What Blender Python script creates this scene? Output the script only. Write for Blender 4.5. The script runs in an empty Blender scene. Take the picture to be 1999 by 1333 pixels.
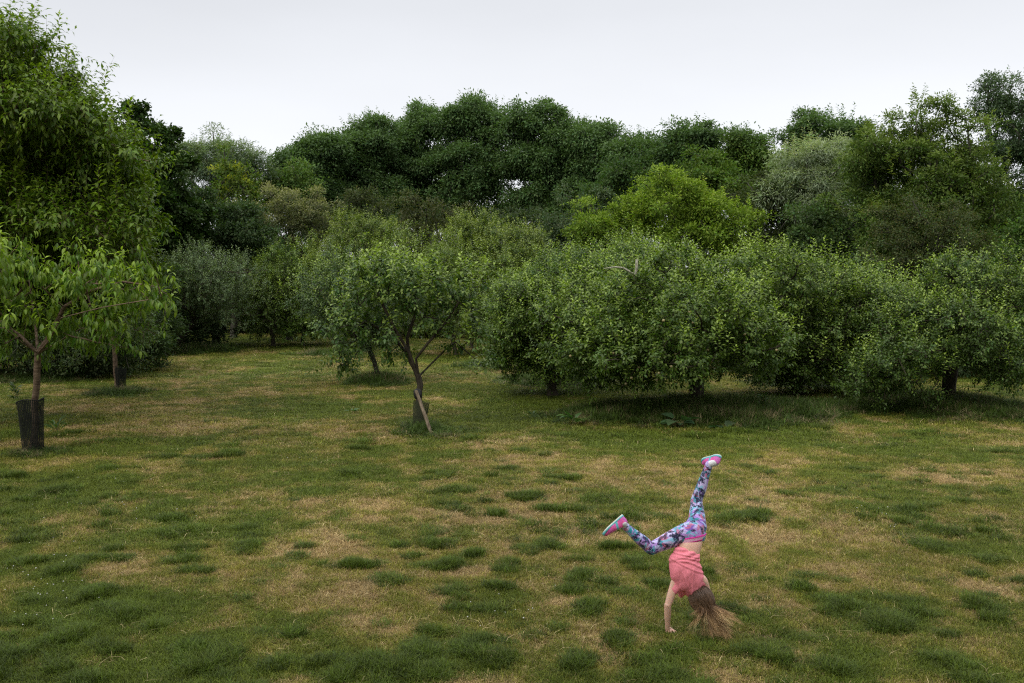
import bpy, math, random
import numpy as np
from mathutils import Vector, Matrix

# ------------------------------------------------------------------ camera, world, sun, exposure
SC = bpy.context.scene
COL = SC.collection
F = 1943.0            # focal length in photo pixels (35 mm lens)
H = 2.76              # eye height of the photographer, on a bank
PITCH = math.atan(106.5 / F)
cam_d = bpy.data.cameras.new('camera'); cam_d.lens = 35; cam_d.sensor_width = 36
cam_d.clip_end = 2000
cam = bpy.data.objects.new('camera', cam_d); COL.objects.link(cam)
cam.location = (0, 0, H); cam.rotation_euler = (math.pi / 2 - PITCH, 0, 0)
SC.camera = cam

SUN_EL, SUN_AZ = math.radians(43), math.radians(215)      # high, behind the left shoulder, veiled by cloud
w = bpy.data.worlds.new('World'); SC.world = w; w.use_nodes = True
nt = w.node_tree; nt.nodes.clear()
out = nt.nodes.new('ShaderNodeOutputWorld')
sky = nt.nodes.new('ShaderNodeTexSky'); sky.sky_type = 'NISHITA'; sky.sun_disc = False
sky.sun_elevation = SUN_EL; sky.sun_rotation = SUN_AZ
hs = nt.nodes.new('ShaderNodeHueSaturation'); hs.inputs['Saturation'].default_value = 0.08
bg1 = nt.nodes.new('ShaderNodeBackground'); bg1.inputs[1].default_value = 0.05
nt.links.new(sky.outputs[0], hs.inputs['Color']); nt.links.new(hs.outputs[0], bg1.inputs[0])
tc = nt.nodes.new('ShaderNodeTexCoord'); sp = nt.nodes.new('ShaderNodeSeparateXYZ')
rp = nt.nodes.new('ShaderNodeValToRGB')
nt.links.new(tc.outputs['Generated'], sp.inputs[0]); nt.links.new(sp.outputs[2], rp.inputs[0])
el = rp.color_ramp.elements
el[0].position = 0.0; el[0].color = (0.605, 0.62, 0.655, 1)
el[1].position = 1.0; el[1].color = (1.9, 1.92, 1.98, 1)
e = el.new(0.10); e.color = (0.56, 0.578, 0.612, 1)
e = el.new(0.26); e.color = (0.475, 0.492, 0.528, 1)
e = el.new(0.34); e.color = (0.475, 0.492, 0.528, 1)
e = el.new(0.6); e.color = (1.0, 1.02, 1.06, 1)
mp = nt.nodes.new('ShaderNodeMapping'); mp.inputs['Scale'].default_value = (1.2, 1.2, 4)
nz = nt.nodes.new('ShaderNodeTexNoise'); nz.inputs['Scale'].default_value = 1.6; nz.inputs['Detail'].default_value = 4
mr = nt.nodes.new('ShaderNodeMapRange'); mr.inputs[1].default_value = 0.3; mr.inputs[2].default_value = 0.7
mr.inputs[3].default_value = 0.91; mr.inputs[4].default_value = 1.05
nt.links.new(tc.outputs['Generated'], mp.inputs[0]); nt.links.new(mp.outputs[0], nz.inputs['Vector'])
nt.links.new(nz.outputs[0], mr.inputs[0])
bg2 = nt.nodes.new('ShaderNodeBackground')
nt.links.new(rp.outputs[0], bg2.inputs[0]); nt.links.new(mr.outputs[0], bg2.inputs[1])
ad = nt.nodes.new('ShaderNodeAddShader')
nt.links.new(bg1.outputs[0], ad.inputs[0]); nt.links.new(bg2.outputs[0], ad.inputs[1])
nt.links.new(ad.outputs[0], out.inputs[0])

sd = bpy.data.lights.new('sun', 'SUN'); sd.energy = 1.5; sd.angle = math.radians(20); sd.color = (1, 0.95, 0.87)
so = bpy.data.objects.new('sun', sd); COL.objects.link(so)
sdir = Vector((math.sin(SUN_AZ) * math.cos(SUN_EL), math.cos(SUN_AZ) * math.cos(SUN_EL), math.sin(SUN_EL)))
so.rotation_euler = sdir.to_track_quat('Z', 'Y').to_euler()

vs = SC.view_settings
vs.view_transform = 'Standard'; vs.look = 'None'; vs.exposure = 0.2; vs.gamma = 1.0; vs.use_curve_mapping = False
cy = SC.cycles
cy.max_bounces = 6; cy.diffuse_bounces = 2; cy.glossy_bounces = 2; cy.transmission_bounces = 4
cy.transparent_max_bounces = 8; cy.use_adaptive_sampling = True; cy.adaptive_threshold = 0.01
cy.use_denoising = False; cy.filter_width = 1.2

# ------------------------------------------------------------------ helpers
def At(px, py, Y):
    """World point where the sight line of a photo pixel meets the vertical plane y = Y."""
    dx = (px - 999.5) / F; dz = -(py - 666.5) / F
    c, s = math.cos(PITCH), math.sin(PITCH)
    d = np.array([dx, c + dz * s, -s + dz * c])
    return np.array([0, 0, H]) + d * (Y / d[1])

def G(px, py):
    """World point where the sight line meets flat ground."""
    dx = (px - 999.5) / F; dz = -(py - 666.5) / F
    c, s = math.cos(PITCH), math.sin(PITCH)
    d = np.array([dx, c + dz * s, -s + dz * c])
    return np.array([0, 0, H]) + d * (H / -d[2])

def hash2(ix, iy, seed):
    n = (ix.astype(np.int64) * 374761393 + iy.astype(np.int64) * 668265263 + seed * 974634777) & 0xffffffff
    n = ((n ^ (n >> 13)) * 1274126177) & 0xffffffff
    n = n ^ (n >> 16)
    return (n & 0xffff) / 65535.0

def vnoise(x, y, seed=0):
    ix = np.floor(x); iy = np.floor(y); fx = x - ix; fy = y - iy
    fx = fx * fx * (3 - 2 * fx); fy = fy * fy * (3 - 2 * fy)
    a = hash2(ix, iy, seed); b = hash2(ix + 1, iy, seed); c = hash2(ix, iy + 1, seed); d = hash2(ix + 1, iy + 1, seed)
    return (a * (1 - fx) + b * fx) * (1 - fy) + (c * (1 - fx) + d * fx) * fy

def fbm(x, y, sc, seed=0, octv=4):
    t = 0; a = 1; s = 0
    for i in range(octv):
        t = t + a * vnoise(x / sc + 17.3 * i, y / sc - 9.1 * i, seed + i); s += a
        a *= 0.55; sc *= 0.5
    return t / s

def norm(v):
    return v / np.maximum(np.linalg.norm(v, axis=-1, keepdims=True), 1e-9)

def mesh_obj(name, verts, faces, mat=None, parent=None, attrs=None, smooth=True):
    """One mesh object. faces: (n,3) or (n,4) array, or list of lists; attrs: {name: (n,3) colour per vertex}."""
    me = bpy.data.meshes.new(name)
    verts = np.asarray(verts, dtype=np.float32)
    if isinstance(faces, np.ndarray):
        n, k = faces.shape
        me.vertices.add(len(verts)); me.vertices.foreach_set('co', verts.ravel())
        me.loops.add(n * k); me.loops.foreach_set('vertex_index', faces.astype(np.int32).ravel())
        me.polygons.add(n)
        me.polygons.foreach_set('loop_start', np.arange(0, n * k, k, dtype=np.int32))
        if smooth: me.polygons.foreach_set('use_smooth', np.ones(n, dtype=bool))
        me.update(calc_edges=True)
    else:
        me.from_pydata([tuple(v) for v in verts], [], faces)
        if smooth: me.polygons.foreach_set('use_smooth', np.ones(len(me.polygons), dtype=bool))
        me.update()
    for k_, a in (attrs or {}).items():
        at = me.attributes.new(k_, 'FLOAT_COLOR', 'POINT')
        rgba = np.ones((len(verts), 4), dtype=np.float32); rgba[:, :3] = a
        at.data.foreach_set('color', rgba.ravel())
    if mat: me.materials.append(mat)
    o = bpy.data.objects.new(name, me); COL.objects.link(o)
    if parent: o.parent = parent
    return o

def thing(name, label, cat, loc=(0, 0, 0), group=None, kind=None):
    o = bpy.data.objects.new(name, None); COL.objects.link(o)
    o.location = [float(c) for c in loc]; o.empty_display_size = 0.3
    tag(o, label, cat, group, kind)
    return o

def tag(o, label=None, cat=None, group=None, kind=None):
    if label: o['label'] = label
    if cat: o['category'] = cat
    if group: o['group'] = group
    if kind: o['kind'] = kind
    return o

def mat_new(name):
    m = bpy.data.materials.new(name); m.use_nodes = True
    t = m.node_tree; t.nodes.clear()
    o = t.nodes.new('ShaderNodeOutputMaterial')
    return m, t, o

def attr_node(t, name, typ='GEOMETRY'):
    a = t.nodes.new('ShaderNodeAttribute'); a.attribute_name = name; a.attribute_type = typ
    return a

def leaf_material(name, attr='leafcol', trans=0.35, gloss=0.35, rough=0.45, typ='GEOMETRY'):
    m, t, o = mat_new(name)
    a = attr_node(t, attr, typ)
    p = t.nodes.new('ShaderNodeBsdfPrincipled'); p.inputs['Roughness'].default_value = rough
    p.inputs['Specular IOR Level'].default_value = gloss
    tr = t.nodes.new('ShaderNodeBsdfTranslucent')
    mx = t.nodes.new('ShaderNodeMixShader'); mx.inputs[0].default_value = trans
    mul = t.nodes.new('ShaderNodeMixRGB'); mul.blend_type = 'MULTIPLY'; mul.inputs[0].default_value = 1
    mul.inputs[2].default_value = (1.5, 1.7, 0.7, 1)
    t.links.new(a.outputs['Color'], p.inputs['Base Color']); t.links.new(a.outputs['Color'], mul.inputs[1])
    t.links.new(mul.outputs[0], tr.inputs['Color'])
    t.links.new(p.outputs[0], mx.inputs[1]); t.links.new(tr.outputs[0], mx.inputs[2]); t.links.new(mx.outputs[0], o.inputs[0])
    return m

def noise_material(name, c1, c2, scale=8, rough=0.9, stretch=(1, 1, 1), bump=0.3, detail=6, spec=0.2):
    m, t, o = mat_new(name)
    g = t.nodes.new('ShaderNodeTexCoord'); mp = t.nodes.new('ShaderNodeMapping'); mp.inputs['Scale'].default_value = stretch
    n = t.nodes.new('ShaderNodeTexNoise'); n.inputs['Scale'].default_value = scale; n.inputs['Detail'].default_value = detail
    r = t.nodes.new('ShaderNodeValToRGB'); r.color_ramp.elements[0].position = 0.32; r.color_ramp.elements[1].position = 0.68
    r.color_ramp.elements[0].color = (*c1, 1); r.color_ramp.elements[1].color = (*c2, 1)
    p = t.nodes.new('ShaderNodeBsdfPrincipled'); p.inputs['Roughness'].default_value = rough
    p.inputs['Specular IOR Level'].default_value = spec
    b = t.nodes.new('ShaderNodeBump'); b.inputs['Strength'].default_value = bump; b.inputs['Distance'].default_value = 0.02
    t.links.new(g.outputs['Object'], mp.inputs[0]); t.links.new(mp.outputs[0], n.inputs['Vector'])
    t.links.new(n.outputs[0], r.inputs[0]); t.links.new(r.outputs[0], p.inputs['Base Color'])
    t.links.new(n.outputs[0], b.inputs['Height']); t.links.new(b.outputs[0], p.inputs['Normal'])
    t.links.new(p.outputs[0], o.inputs[0])
    return m

def attr_material(name, attr, rough=0.8, spec=0.2, sheen=0.0, noise=0.0, nscale=60):
    m, t, o = mat_new(name)
    a = attr_node(t, attr)
    p = t.nodes.new('ShaderNodeBsdfPrincipled'); p.inputs['Roughness'].default_value = rough
    p.inputs['Specular IOR Level'].default_value = spec
    if sheen: p.inputs['Sheen Weight'].default_value = sheen
    col = a.outputs['Color']
    if noise:
        g = t.nodes.new('ShaderNodeTexCoord'); n = t.nodes.new('ShaderNodeTexNoise'); n.inputs['Scale'].default_value = nscale
        n.inputs['Detail'].default_value = 5
        mr = t.nodes.new('ShaderNodeMapRange'); mr.inputs[3].default_value = 1 - noise; mr.inputs[4].default_value = 1 + noise
        mul = t.nodes.new('ShaderNodeVectorMath'); mul.operation = 'SCALE'
        t.links.new(g.outputs['Object'], n.inputs['Vector']); t.links.new(n.outputs[0], mr.inputs[0])
        t.links.new(col, mul.inputs[0]); t.links.new(mr.outputs[0], mul.inputs['Scale']); col = mul.outputs[0]
    t.links.new(col, p.inputs['Base Color']); t.links.new(p.outputs[0], o.inputs[0])
    return m

M_LEAF = leaf_material('orchard_leaf', trans=0.27, gloss=0.28, rough=0.45)
M_FAR = leaf_material('woodland_leaf', trans=0.3, gloss=0.15, rough=0.6)
M_GRASSB = None
M_BARK = noise_material('apple_bark', (0.018, 0.014, 0.010), (0.062, 0.052, 0.036), 14, stretch=(1, 1, 0.35), bump=0.8)
M_BARK_FAR = noise_material('woodland_bark', (0.03, 0.027, 0.02), (0.09, 0.085, 0.065), 3, stretch=(1, 1, 0.3), bump=0.6)
M_BARK_CHERRY = noise_material('cherry_bark', (0.05, 0.032, 0.02), (0.17, 0.12, 0.08), 16, stretch=(0.4, 0.4, 1.6), bump=0.5)
M_LICHEN = noise_material('lichen_bark', (0.14, 0.13, 0.09), (0.42, 0.40, 0.32), 40, bump=0.8)

# ------------------------------------------------------------------ ground shape
MOUNDS = []                                     # (x, y, radius, height)
def ground_z(x, y):
    x = np.asarray(x, float); y = np.asarray(y, float)
    z = 0.05 * (fbm(x, y, 3.0, 5, 3) - 0.5) + 0.02 * (fbm(x, y, 0.5, 8, 2) - 0.5)
    z = z + 0.35 * (fbm(x, y, 22.0, 15, 2) - 0.5) * np.clip((y - 18) / 30, 0, 1)
    for mx, my, mr_, mh in MOUNDS:
        z = z + mh * np.exp(-((x - mx) ** 2 + (y - my) ** 2) / (mr_ ** 2))
    return z

def gpt(px, py):
    p = G(px, py); p[2] = float(ground_z(p[0], p[1])); return p

for px, py, r_, h_ in [(1365, 800, 1.5, 0.16), (1850, 790, 1.3, 0.10), (740, 745, 0.8, 0.10), (1600, 775, 1.6, 0.1)]:
    q = G(px, py); MOUNDS.append((q[0], q[1], r_, h_))

def patch(px, py, wx, wy):
    c = G(px, py); rx = wx / F * c[1]; ry = abs(G(px, py - wy)[1] - G(px, py + wy)[1]) / 2
    return (c[0], c[1], rx, ry)

DRY = [patch(*a) for a in [(1050, 925, 230, 22), (1330, 955, 220, 26), (620, 990, 170, 24), (1560, 985, 200, 30), (1750, 930, 200, 22),
    (700, 1130, 190, 30), (1650, 1130, 150, 34), (430, 760, 170, 26), (520, 690, 40, 6), (1640, 790, 90, 16), (930, 870, 60, 10), (300, 800, 130, 16),
    (1120, 1050, 60, 12), (1480, 1190, 90, 34), (1500, 1060, 90, 30), (950, 1010, 120, 22), (520, 1080, 120, 18), (1340, 1215, 110, 30), (1900, 1150, 120, 40), (120, 900, 130, 16), (850, 1220, 100, 20),
    (860, 690, 40, 10), (1100, 905, 260, 14), (560, 650, 60, 6), (650, 1180, 120, 20), (380, 830, 160, 16)]]
GREEN = [patch(*a) for a in [(120, 960, 200, 40), (1000, 1320, 1200, 26), (200, 1180, 260, 40), (420, 1040, 160, 24), (60, 1100, 150, 40), (900, 1290, 320, 30), (1250, 850, 330, 26), (1700, 870, 300, 22),
    (700, 800, 140, 22), (1100, 790, 110, 26), (430, 680, 80, 12), (860, 840, 110, 22), (300, 1290, 330, 40), (1650, 1290, 300, 26), (420, 1150, 110, 22),
    (600, 800, 120, 14), (1230, 760, 260, 24), (1000, 800, 110, 26), (1430, 990, 60, 16), (250, 880, 190, 10)]]
BARE = [patch(*a) for a in [(1140, 1058, 36, 7), (1185, 1085, 22, 6), (1880, 1110, 24, 5), (1510, 1060, 26, 7), (1620, 1240, 40, 8), (1490, 1235, 50, 8)]]
TUFTS = [(672, 935, 22), (855, 985, 18), (950, 930, 26), (1105, 932, 28), (1020, 975, 38), (1120, 1000, 34), (1430, 1012, 46), (1060, 1076, 42),
    (1195, 1070, 34), (1245, 1105, 28), (870, 1097, 52), (945, 1077, 20), (985, 1117, 26), (975, 1147, 34), (1140, 1137, 46), (890, 1167, 26),
    (1570, 1152, 42), (1730, 1222, 62), (1640, 1192, 42), (1200, 1265, 40), (1500, 1282, 62), (1600, 1288, 46), (1870, 1310, 40), (1780, 1000, 40),
    (700, 860, 18), (440, 890, 30), (365, 1083, 28), (380, 1112, 28), (220, 1022, 26), (330, 1015, 40), (220, 1080, 30), (700, 1105, 26),
    (480, 1032, 24), (60, 1100, 50), (30, 1060, 40), (250, 1195, 34), (200, 1170, 34), (290, 1237, 36), (1380, 1122, 26), (1230, 1222, 22),
    (1290, 1142, 30), (1180, 1162, 20), (1215, 1010, 22), (1540, 970, 24), (560, 1252, 36), (820, 1284, 60), (950, 1282, 60), (740, 1302, 50),
    (400, 1302, 70), (100, 1262, 60), (650, 1292, 46), (1475, 1000, 26), (1330, 1120, 20), (60, 1180, 40), (130, 1130, 50), (700, 880, 30),
    (120, 960, 60), (40, 930, 50), (930, 860, 40), (1120, 1290, 46), (1350, 1300, 44), (10, 1300, 60), (1830, 1250, 30), (460, 1180, 40),
    (1700, 1010, 40), (1790, 1030, 40), (540, 1130, 30), (1930, 1200, 34)]
TUFT_W = []
for px, py, r_ in TUFTS:
    c = G(px, py); TUFT_W.append((c[0], c[1], (0.62 + 0.3 * ((px * 7 + py * 3) % 10) / 10) * r_ / F * c[1]))
TALL = []                                       # (x, y, radius, amount): long uncut grass round the tree feet, its dark colour partly painted shade

def gauss_sum(x, y, lst):
    t = np.zeros_like(x)
    for cx, cy_, rx, ry in lst:
        t = t + np.exp(-(((x - cx) / rx) ** 2 + ((y - cy_) / ry) ** 2))
    return t

def fields(x, y):
    """dry 0..1, tuft 0..1, tall 0..1, bare 0..1 for ground positions."""
    wx = x + 0.55 * (fbm(x, y, 0.35, 31, 5) - 0.5); wy = y + 1.1 * (fbm(x, y, 0.4, 41, 5) - 0.5)
    d = 0.42 + 1.7 * (fbm(wx, wy, 1.6, 11, 5) - 0.5) + 2.2 * (fbm(wx, wy, 0.3, 21, 4) - 0.5)
    d = d + 0.34 * np.clip(gauss_sum(wx, wy, DRY), 0, 1.3) - 0.5 * np.clip(gauss_sum(wx, wy, GREEN), 0, 1.3)
    d = d - 0.10 * np.clip((y - 12) / 8, 0, 1) - 0.22 * np.clip((y - 22) / 10, 0, 1)
    tf = np.zeros_like(x)
    for cx, cy_, r_ in TUFT_W:
        rr = np.sqrt(((wx - cx)) ** 2 + ((wy - cy_) / 1.25) ** 2) / r_
        tf = np.maximum(tf, np.clip(1.45 - rr, 0, 1) ** 1.4)
    rn = fbm(x, y, 0.55, 51, 2); rn2 = fbm(x, y, 3.0, 61, 2)
    tf = np.maximum(tf, np.clip((rn - 0.74 + 0.22 * (rn2 - 0.5)) * 5, 0, 0.5) * np.clip((30 - y) / 12, 0, 1))
    tf = tf * np.clip(0.25 + 1.5 * fbm(x, y, 0.13, 81, 2), 0, 1.25)
    tf = np.maximum(tf, np.clip((fbm(x, y, 0.17, 71, 2) - 0.66) * 7, 0, 0.75) * np.clip((fbm(x, y, 1.7, 75, 2) - 0.42) * 5, 0, 1) * np.clip((18 - y) / 6, 0, 1))
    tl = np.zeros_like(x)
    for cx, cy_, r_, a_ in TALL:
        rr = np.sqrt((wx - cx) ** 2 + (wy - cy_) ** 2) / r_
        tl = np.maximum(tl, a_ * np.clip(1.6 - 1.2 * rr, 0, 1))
    b = np.clip(gauss_sum(wx, wy, BARE) * 1.6 - 0.5, 0, 1)
    d = np.clip(d - 0.6 * tf - 0.45 * tl, 0, 1)
    return d, tf, tl, b

# ------------------------------------------------------------------ trees
def grow(start_nodes, attractors, wlen=0.25, step=0.5, sag=0.0, rng=None, limbs=None):
    """Skeleton: every attractor is joined to the nearest point of what has grown so far."""
    n0 = len(start_nodes)
    cap = n0 + len(attractors) * 14 + 400
    P = np.zeros((cap, 3)); par = np.full(cap, -1); L = np.zeros(cap); n = n0
    for i, p in enumerate(start_nodes):
        P[i] = p; par[i] = i - 1
        if i: L[i] = L[i - 1] + np.linalg.norm(P[i] - P[i - 1])
    top = P[n0 - 1]
    L[:n0] = 0
    for lm in (limbs or []):
        prev = n0 - 1
        for q in lm:
            for f in (0.5, 1.0):
                P[n] = P[prev] if f < 1 else q
                if f < 1: P[n] = P[prev] * 0.5 + np.array(q) * 0.5
                par[n] = prev; prev = n; n += 1
    order = np.argsort(np.linalg.norm(attractors - top, axis=1))
    tips = []
    lo = max(1, n0 - 3) if not limbs else n0
    for k in order:
        a = attractors[k]
        cost = np.linalg.norm(P[lo:n] - a, axis=1) + wlen * L[lo:n]
        j = lo + int(np.argmin(cost))
        d = a - P[j]; dist = np.linalg.norm(d)
        m = int(min(12, max(1, round(dist / step))))
        prev = j
        off = rng.normal(0, 0.06, 3) * dist
        for q in range(1, m + 1):
            t = q / m
            p = P[j] + d * t + off * math.sin(math.pi * t) + np.array([0, 0, sag * dist * math.sin(math.pi * t)])
            P[n] = p; par[n] = prev; L[n] = L[prev] + dist / m; prev = n; n += 1
        tips.append((prev, k))
    return P[:n], par[:n], tips

def skeleton_mesh(P, par, r_base, r_tip, sides=6, power=0.5, rmin=0.0, base_flare=1.35):
    n = len(P); cnt = np.zeros(n)
    kids = [[] for _ in range(n)]
    for i in range(1, n): kids[par[i]].append(i)
    for i in range(n - 1, -1, -1):
        if not kids[i]: cnt[i] = 1
        if par[i] >= 0: cnt[par[i]] += cnt[i]
    R = r_tip * cnt ** power
    s = r_base / R[0]
    R = np.maximum(np.where(R * s > r_tip, R * s, r_tip), rmin)
    R[0] *= base_flare
    dirs = np.zeros((n, 3))
    main = [-1] * n
    for i in range(n):
        if kids[i]: main[i] = max(kids[i], key=lambda k: cnt[k])
    for i in range(n):
        a = P[i] - P[par[i]] if par[i] >= 0 else np.zeros(3)
        b = P[main[i]] - P[i] if main[i] >= 0 else np.zeros(3)
        dirs[i] = a / (np.linalg.norm(a) + 1e-9) + b / (np.linalg.norm(b) + 1e-9)
    dirs = norm(dirs)
    V = []; FC = []; ang = np.arange(sides) / sides * 2 * math.pi
    ca, sa = np.cos(ang)[:, None], np.sin(ang)[:, None]
    def ring(p, d, r):
        ref = np.array([1.0, 0, 0]) if abs(d[0]) < 0.8 else np.array([0, 1.0, 0])
        u = np.cross(d, ref); u /= np.linalg.norm(u) + 1e-9; v = np.cross(d, u)
        base = sum(len(x) for x in ()) ; idx = ring.n; ring.n += sides
        V.append(p + r * (ca * u + sa * v)); return idx
    ring.n = 0
    rid = [ring(P[i], dirs[i], R[i]) for i in range(n)]
    k = np.arange(sides); k1 = (k + 1) % sides
    for i in range(1, n):
        j = par[i]
        if main[j] == i: a = rid[j]
        else:
            d = P[i] - P[j]; d /= np.linalg.norm(d) + 1e-9
            a = ring(P[j], d, min(R[j] * 0.8, R[i] * 1.25))
        b = rid[i]
        FC.append(np.stack([a + k, a + k1, b + k1, b + k], 1))
    return np.concatenate(V), np.concatenate(FC), R

# leaf shapes: rows of (along, side, lift)
T_NEAR_V = np.array([[0, 0, 0], [.42, .5, .10], [.42, -.5, .10], [.5, 0, 0], [1, 0, -.16]])
T_NEAR_F = np.array([[0, 1, 3], [1, 4, 3], [0, 3, 2], [2, 3, 4]])
T_FAR_V = np.array([[0, 0, 0], [.5, .5, .08], [1, 0, -.05], [.5, -.5, .08]])
T_FAR_F = np.array([[0, 1, 2], [0, 2, 3]])
_st = [(0.18, 0.33, 0.0), (0.45, 0.5, -0.05), (0.75, 0.33, -0.19)]
T_LONG_V = [[0, 0, 0]]
for a_, w_, n_ in _st: T_LONG_V += [[a_, w_, n_ + .12 * w_], [a_, 0, n_], [a_, -w_, n_ + .12 * w_]]
T_LONG_V = np.array(T_LONG_V + [[0.96, 0, -0.36]])
T_LONG_F = np.array([[0, 1, 2], [0, 2, 3], [1, 4, 5], [1, 5, 2], [2, 5, 6], [2, 6, 3], [4, 7, 8], [4, 8, 5], [5, 8, 9], [5, 9, 6], [7, 10, 8], [8, 10, 9]])
TEMPL = {'near': (T_NEAR_V, T_NEAR_F), 'far': (T_FAR_V, T_FAR_F), 'long': (T_LONG_V, T_LONG_F)}

def leaves(P, D, N, L, W, C, kind):
    tv, tf = TEMPL[kind]
    D = norm(D); S = norm(np.cross(N, D)); N2 = np.cross(D, S)
    n = len(P); m = len(tv)
    V = P[:, None, :] + tv[None, :, 0:1] * (L[:, None] * D)[:, None, :] + tv[None, :, 1:2] * (W[:, None] * S)[:, None, :] \
        + tv[None, :, 2:3] * (L[:, None] * N2)[:, None, :]
    Fa = (tf[None] + (np.arange(n) * m)[:, None, None]).reshape(-1, 3)
    return V.reshape(-1, 3), Fa, np.repeat(C, m, axis=0)

def lobe_points(lobes, n, rng, shell=0.55, lump=0.18, lumpf=2.2, zmin=None, sub=0):
    """Points through the crown, crowded towards the outside, lumpy outline."""
    lobes = np.array(lobes, float)
    if sub:
        extra = []
        for l in lobes:
            for _ in range(sub):
                u = norm(rng.normal(0, 1, 3) + np.array([0, -0.25, 0.35])); f = rng.uniform(0.3, 0.52)
                m_ = min(l[3], l[4], l[5] * 1.3)
                extra.append([*(l[:3] + u * l[3:6] * rng.uniform(0.8, 1.0)), (l[3] * .5 + m_ * .5) * f, (l[4] * .5 + m_ * .5) * f, m_ * f * 0.85])
        lobes = np.concatenate([lobes * np.array([1, 1, 1, .86, .86, .86]), np.array(extra)])
    wts = (lobes[:, 3] * lobes[:, 4] * lobes[:, 5]) ** (2 / 3); wts /= wts.sum()
    out_p, out_n, out_c = [], [], []
    seed = int(rng.integers(0, 9999)); tot = 0
    for _ in range(40):
        k = rng.choice(len(lobes), n * 2, p=wts)
        u = norm(rng.normal(0, 1, (n * 2, 3)))
        r = rng.uniform(shell ** 3, 1, n * 2) ** (1 / 3)
        lm = 1 + lump * 2 * (vnoise(u[:, 0] * lumpf + 7 * k, u[:, 1] * lumpf + u[:, 2] * lumpf * 1.3, seed) - 0.5)
        p = lobes[k, :3] + u * lobes[k, 3:6] * (r * lm)[:, None]
        keep = np.ones(len(p), bool)
        for q in range(len(lobes)):
            d = np.linalg.norm((p - lobes[q, :3]) / lobes[q, 3:6], axis=1)
            keep &= ~((d < shell * 0.85) & (k != q))
        if zmin is not None: keep &= p[:, 2] > zmin + 0.15 * rng.random(len(p))
        out_p.append(p[keep]); out_n.append((u / lobes[k, 3:6])[keep]); tot += keep.sum()
        if tot >= n: break
    return np.concatenate(out_p)[:n], norm(np.concatenate(out_n)[:n])

def px_lobes(D, lst, dscale=1.0):
    """Lobes given as photo outline (x, y, half-width, half-height[, depth offset]) at distance D."""
    o = []
    for l in lst:
        Y = D + (l[4] if len(l) > 4 else 0)
        c = At(l[0], l[1], Y); rx = l[2] / F * Y; rz = l[3] / F * Y
        o.append([c[0], c[1], c[2], rx, min(rx, 1.3 * rz + 0.4) * dscale, rz])
    return o

def vary(base, n, rng, amt=0.22, hue=0.12):
    b = np.array(base)[None] * (1 + amt * rng.normal(0, 1, (n, 1)).clip(-1.6, 1.8))
    b[:, 0] *= 1 + hue * rng.normal(0, 1, n).clip(-2, 2)
    return b.clip(0.004, 0.6)

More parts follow.
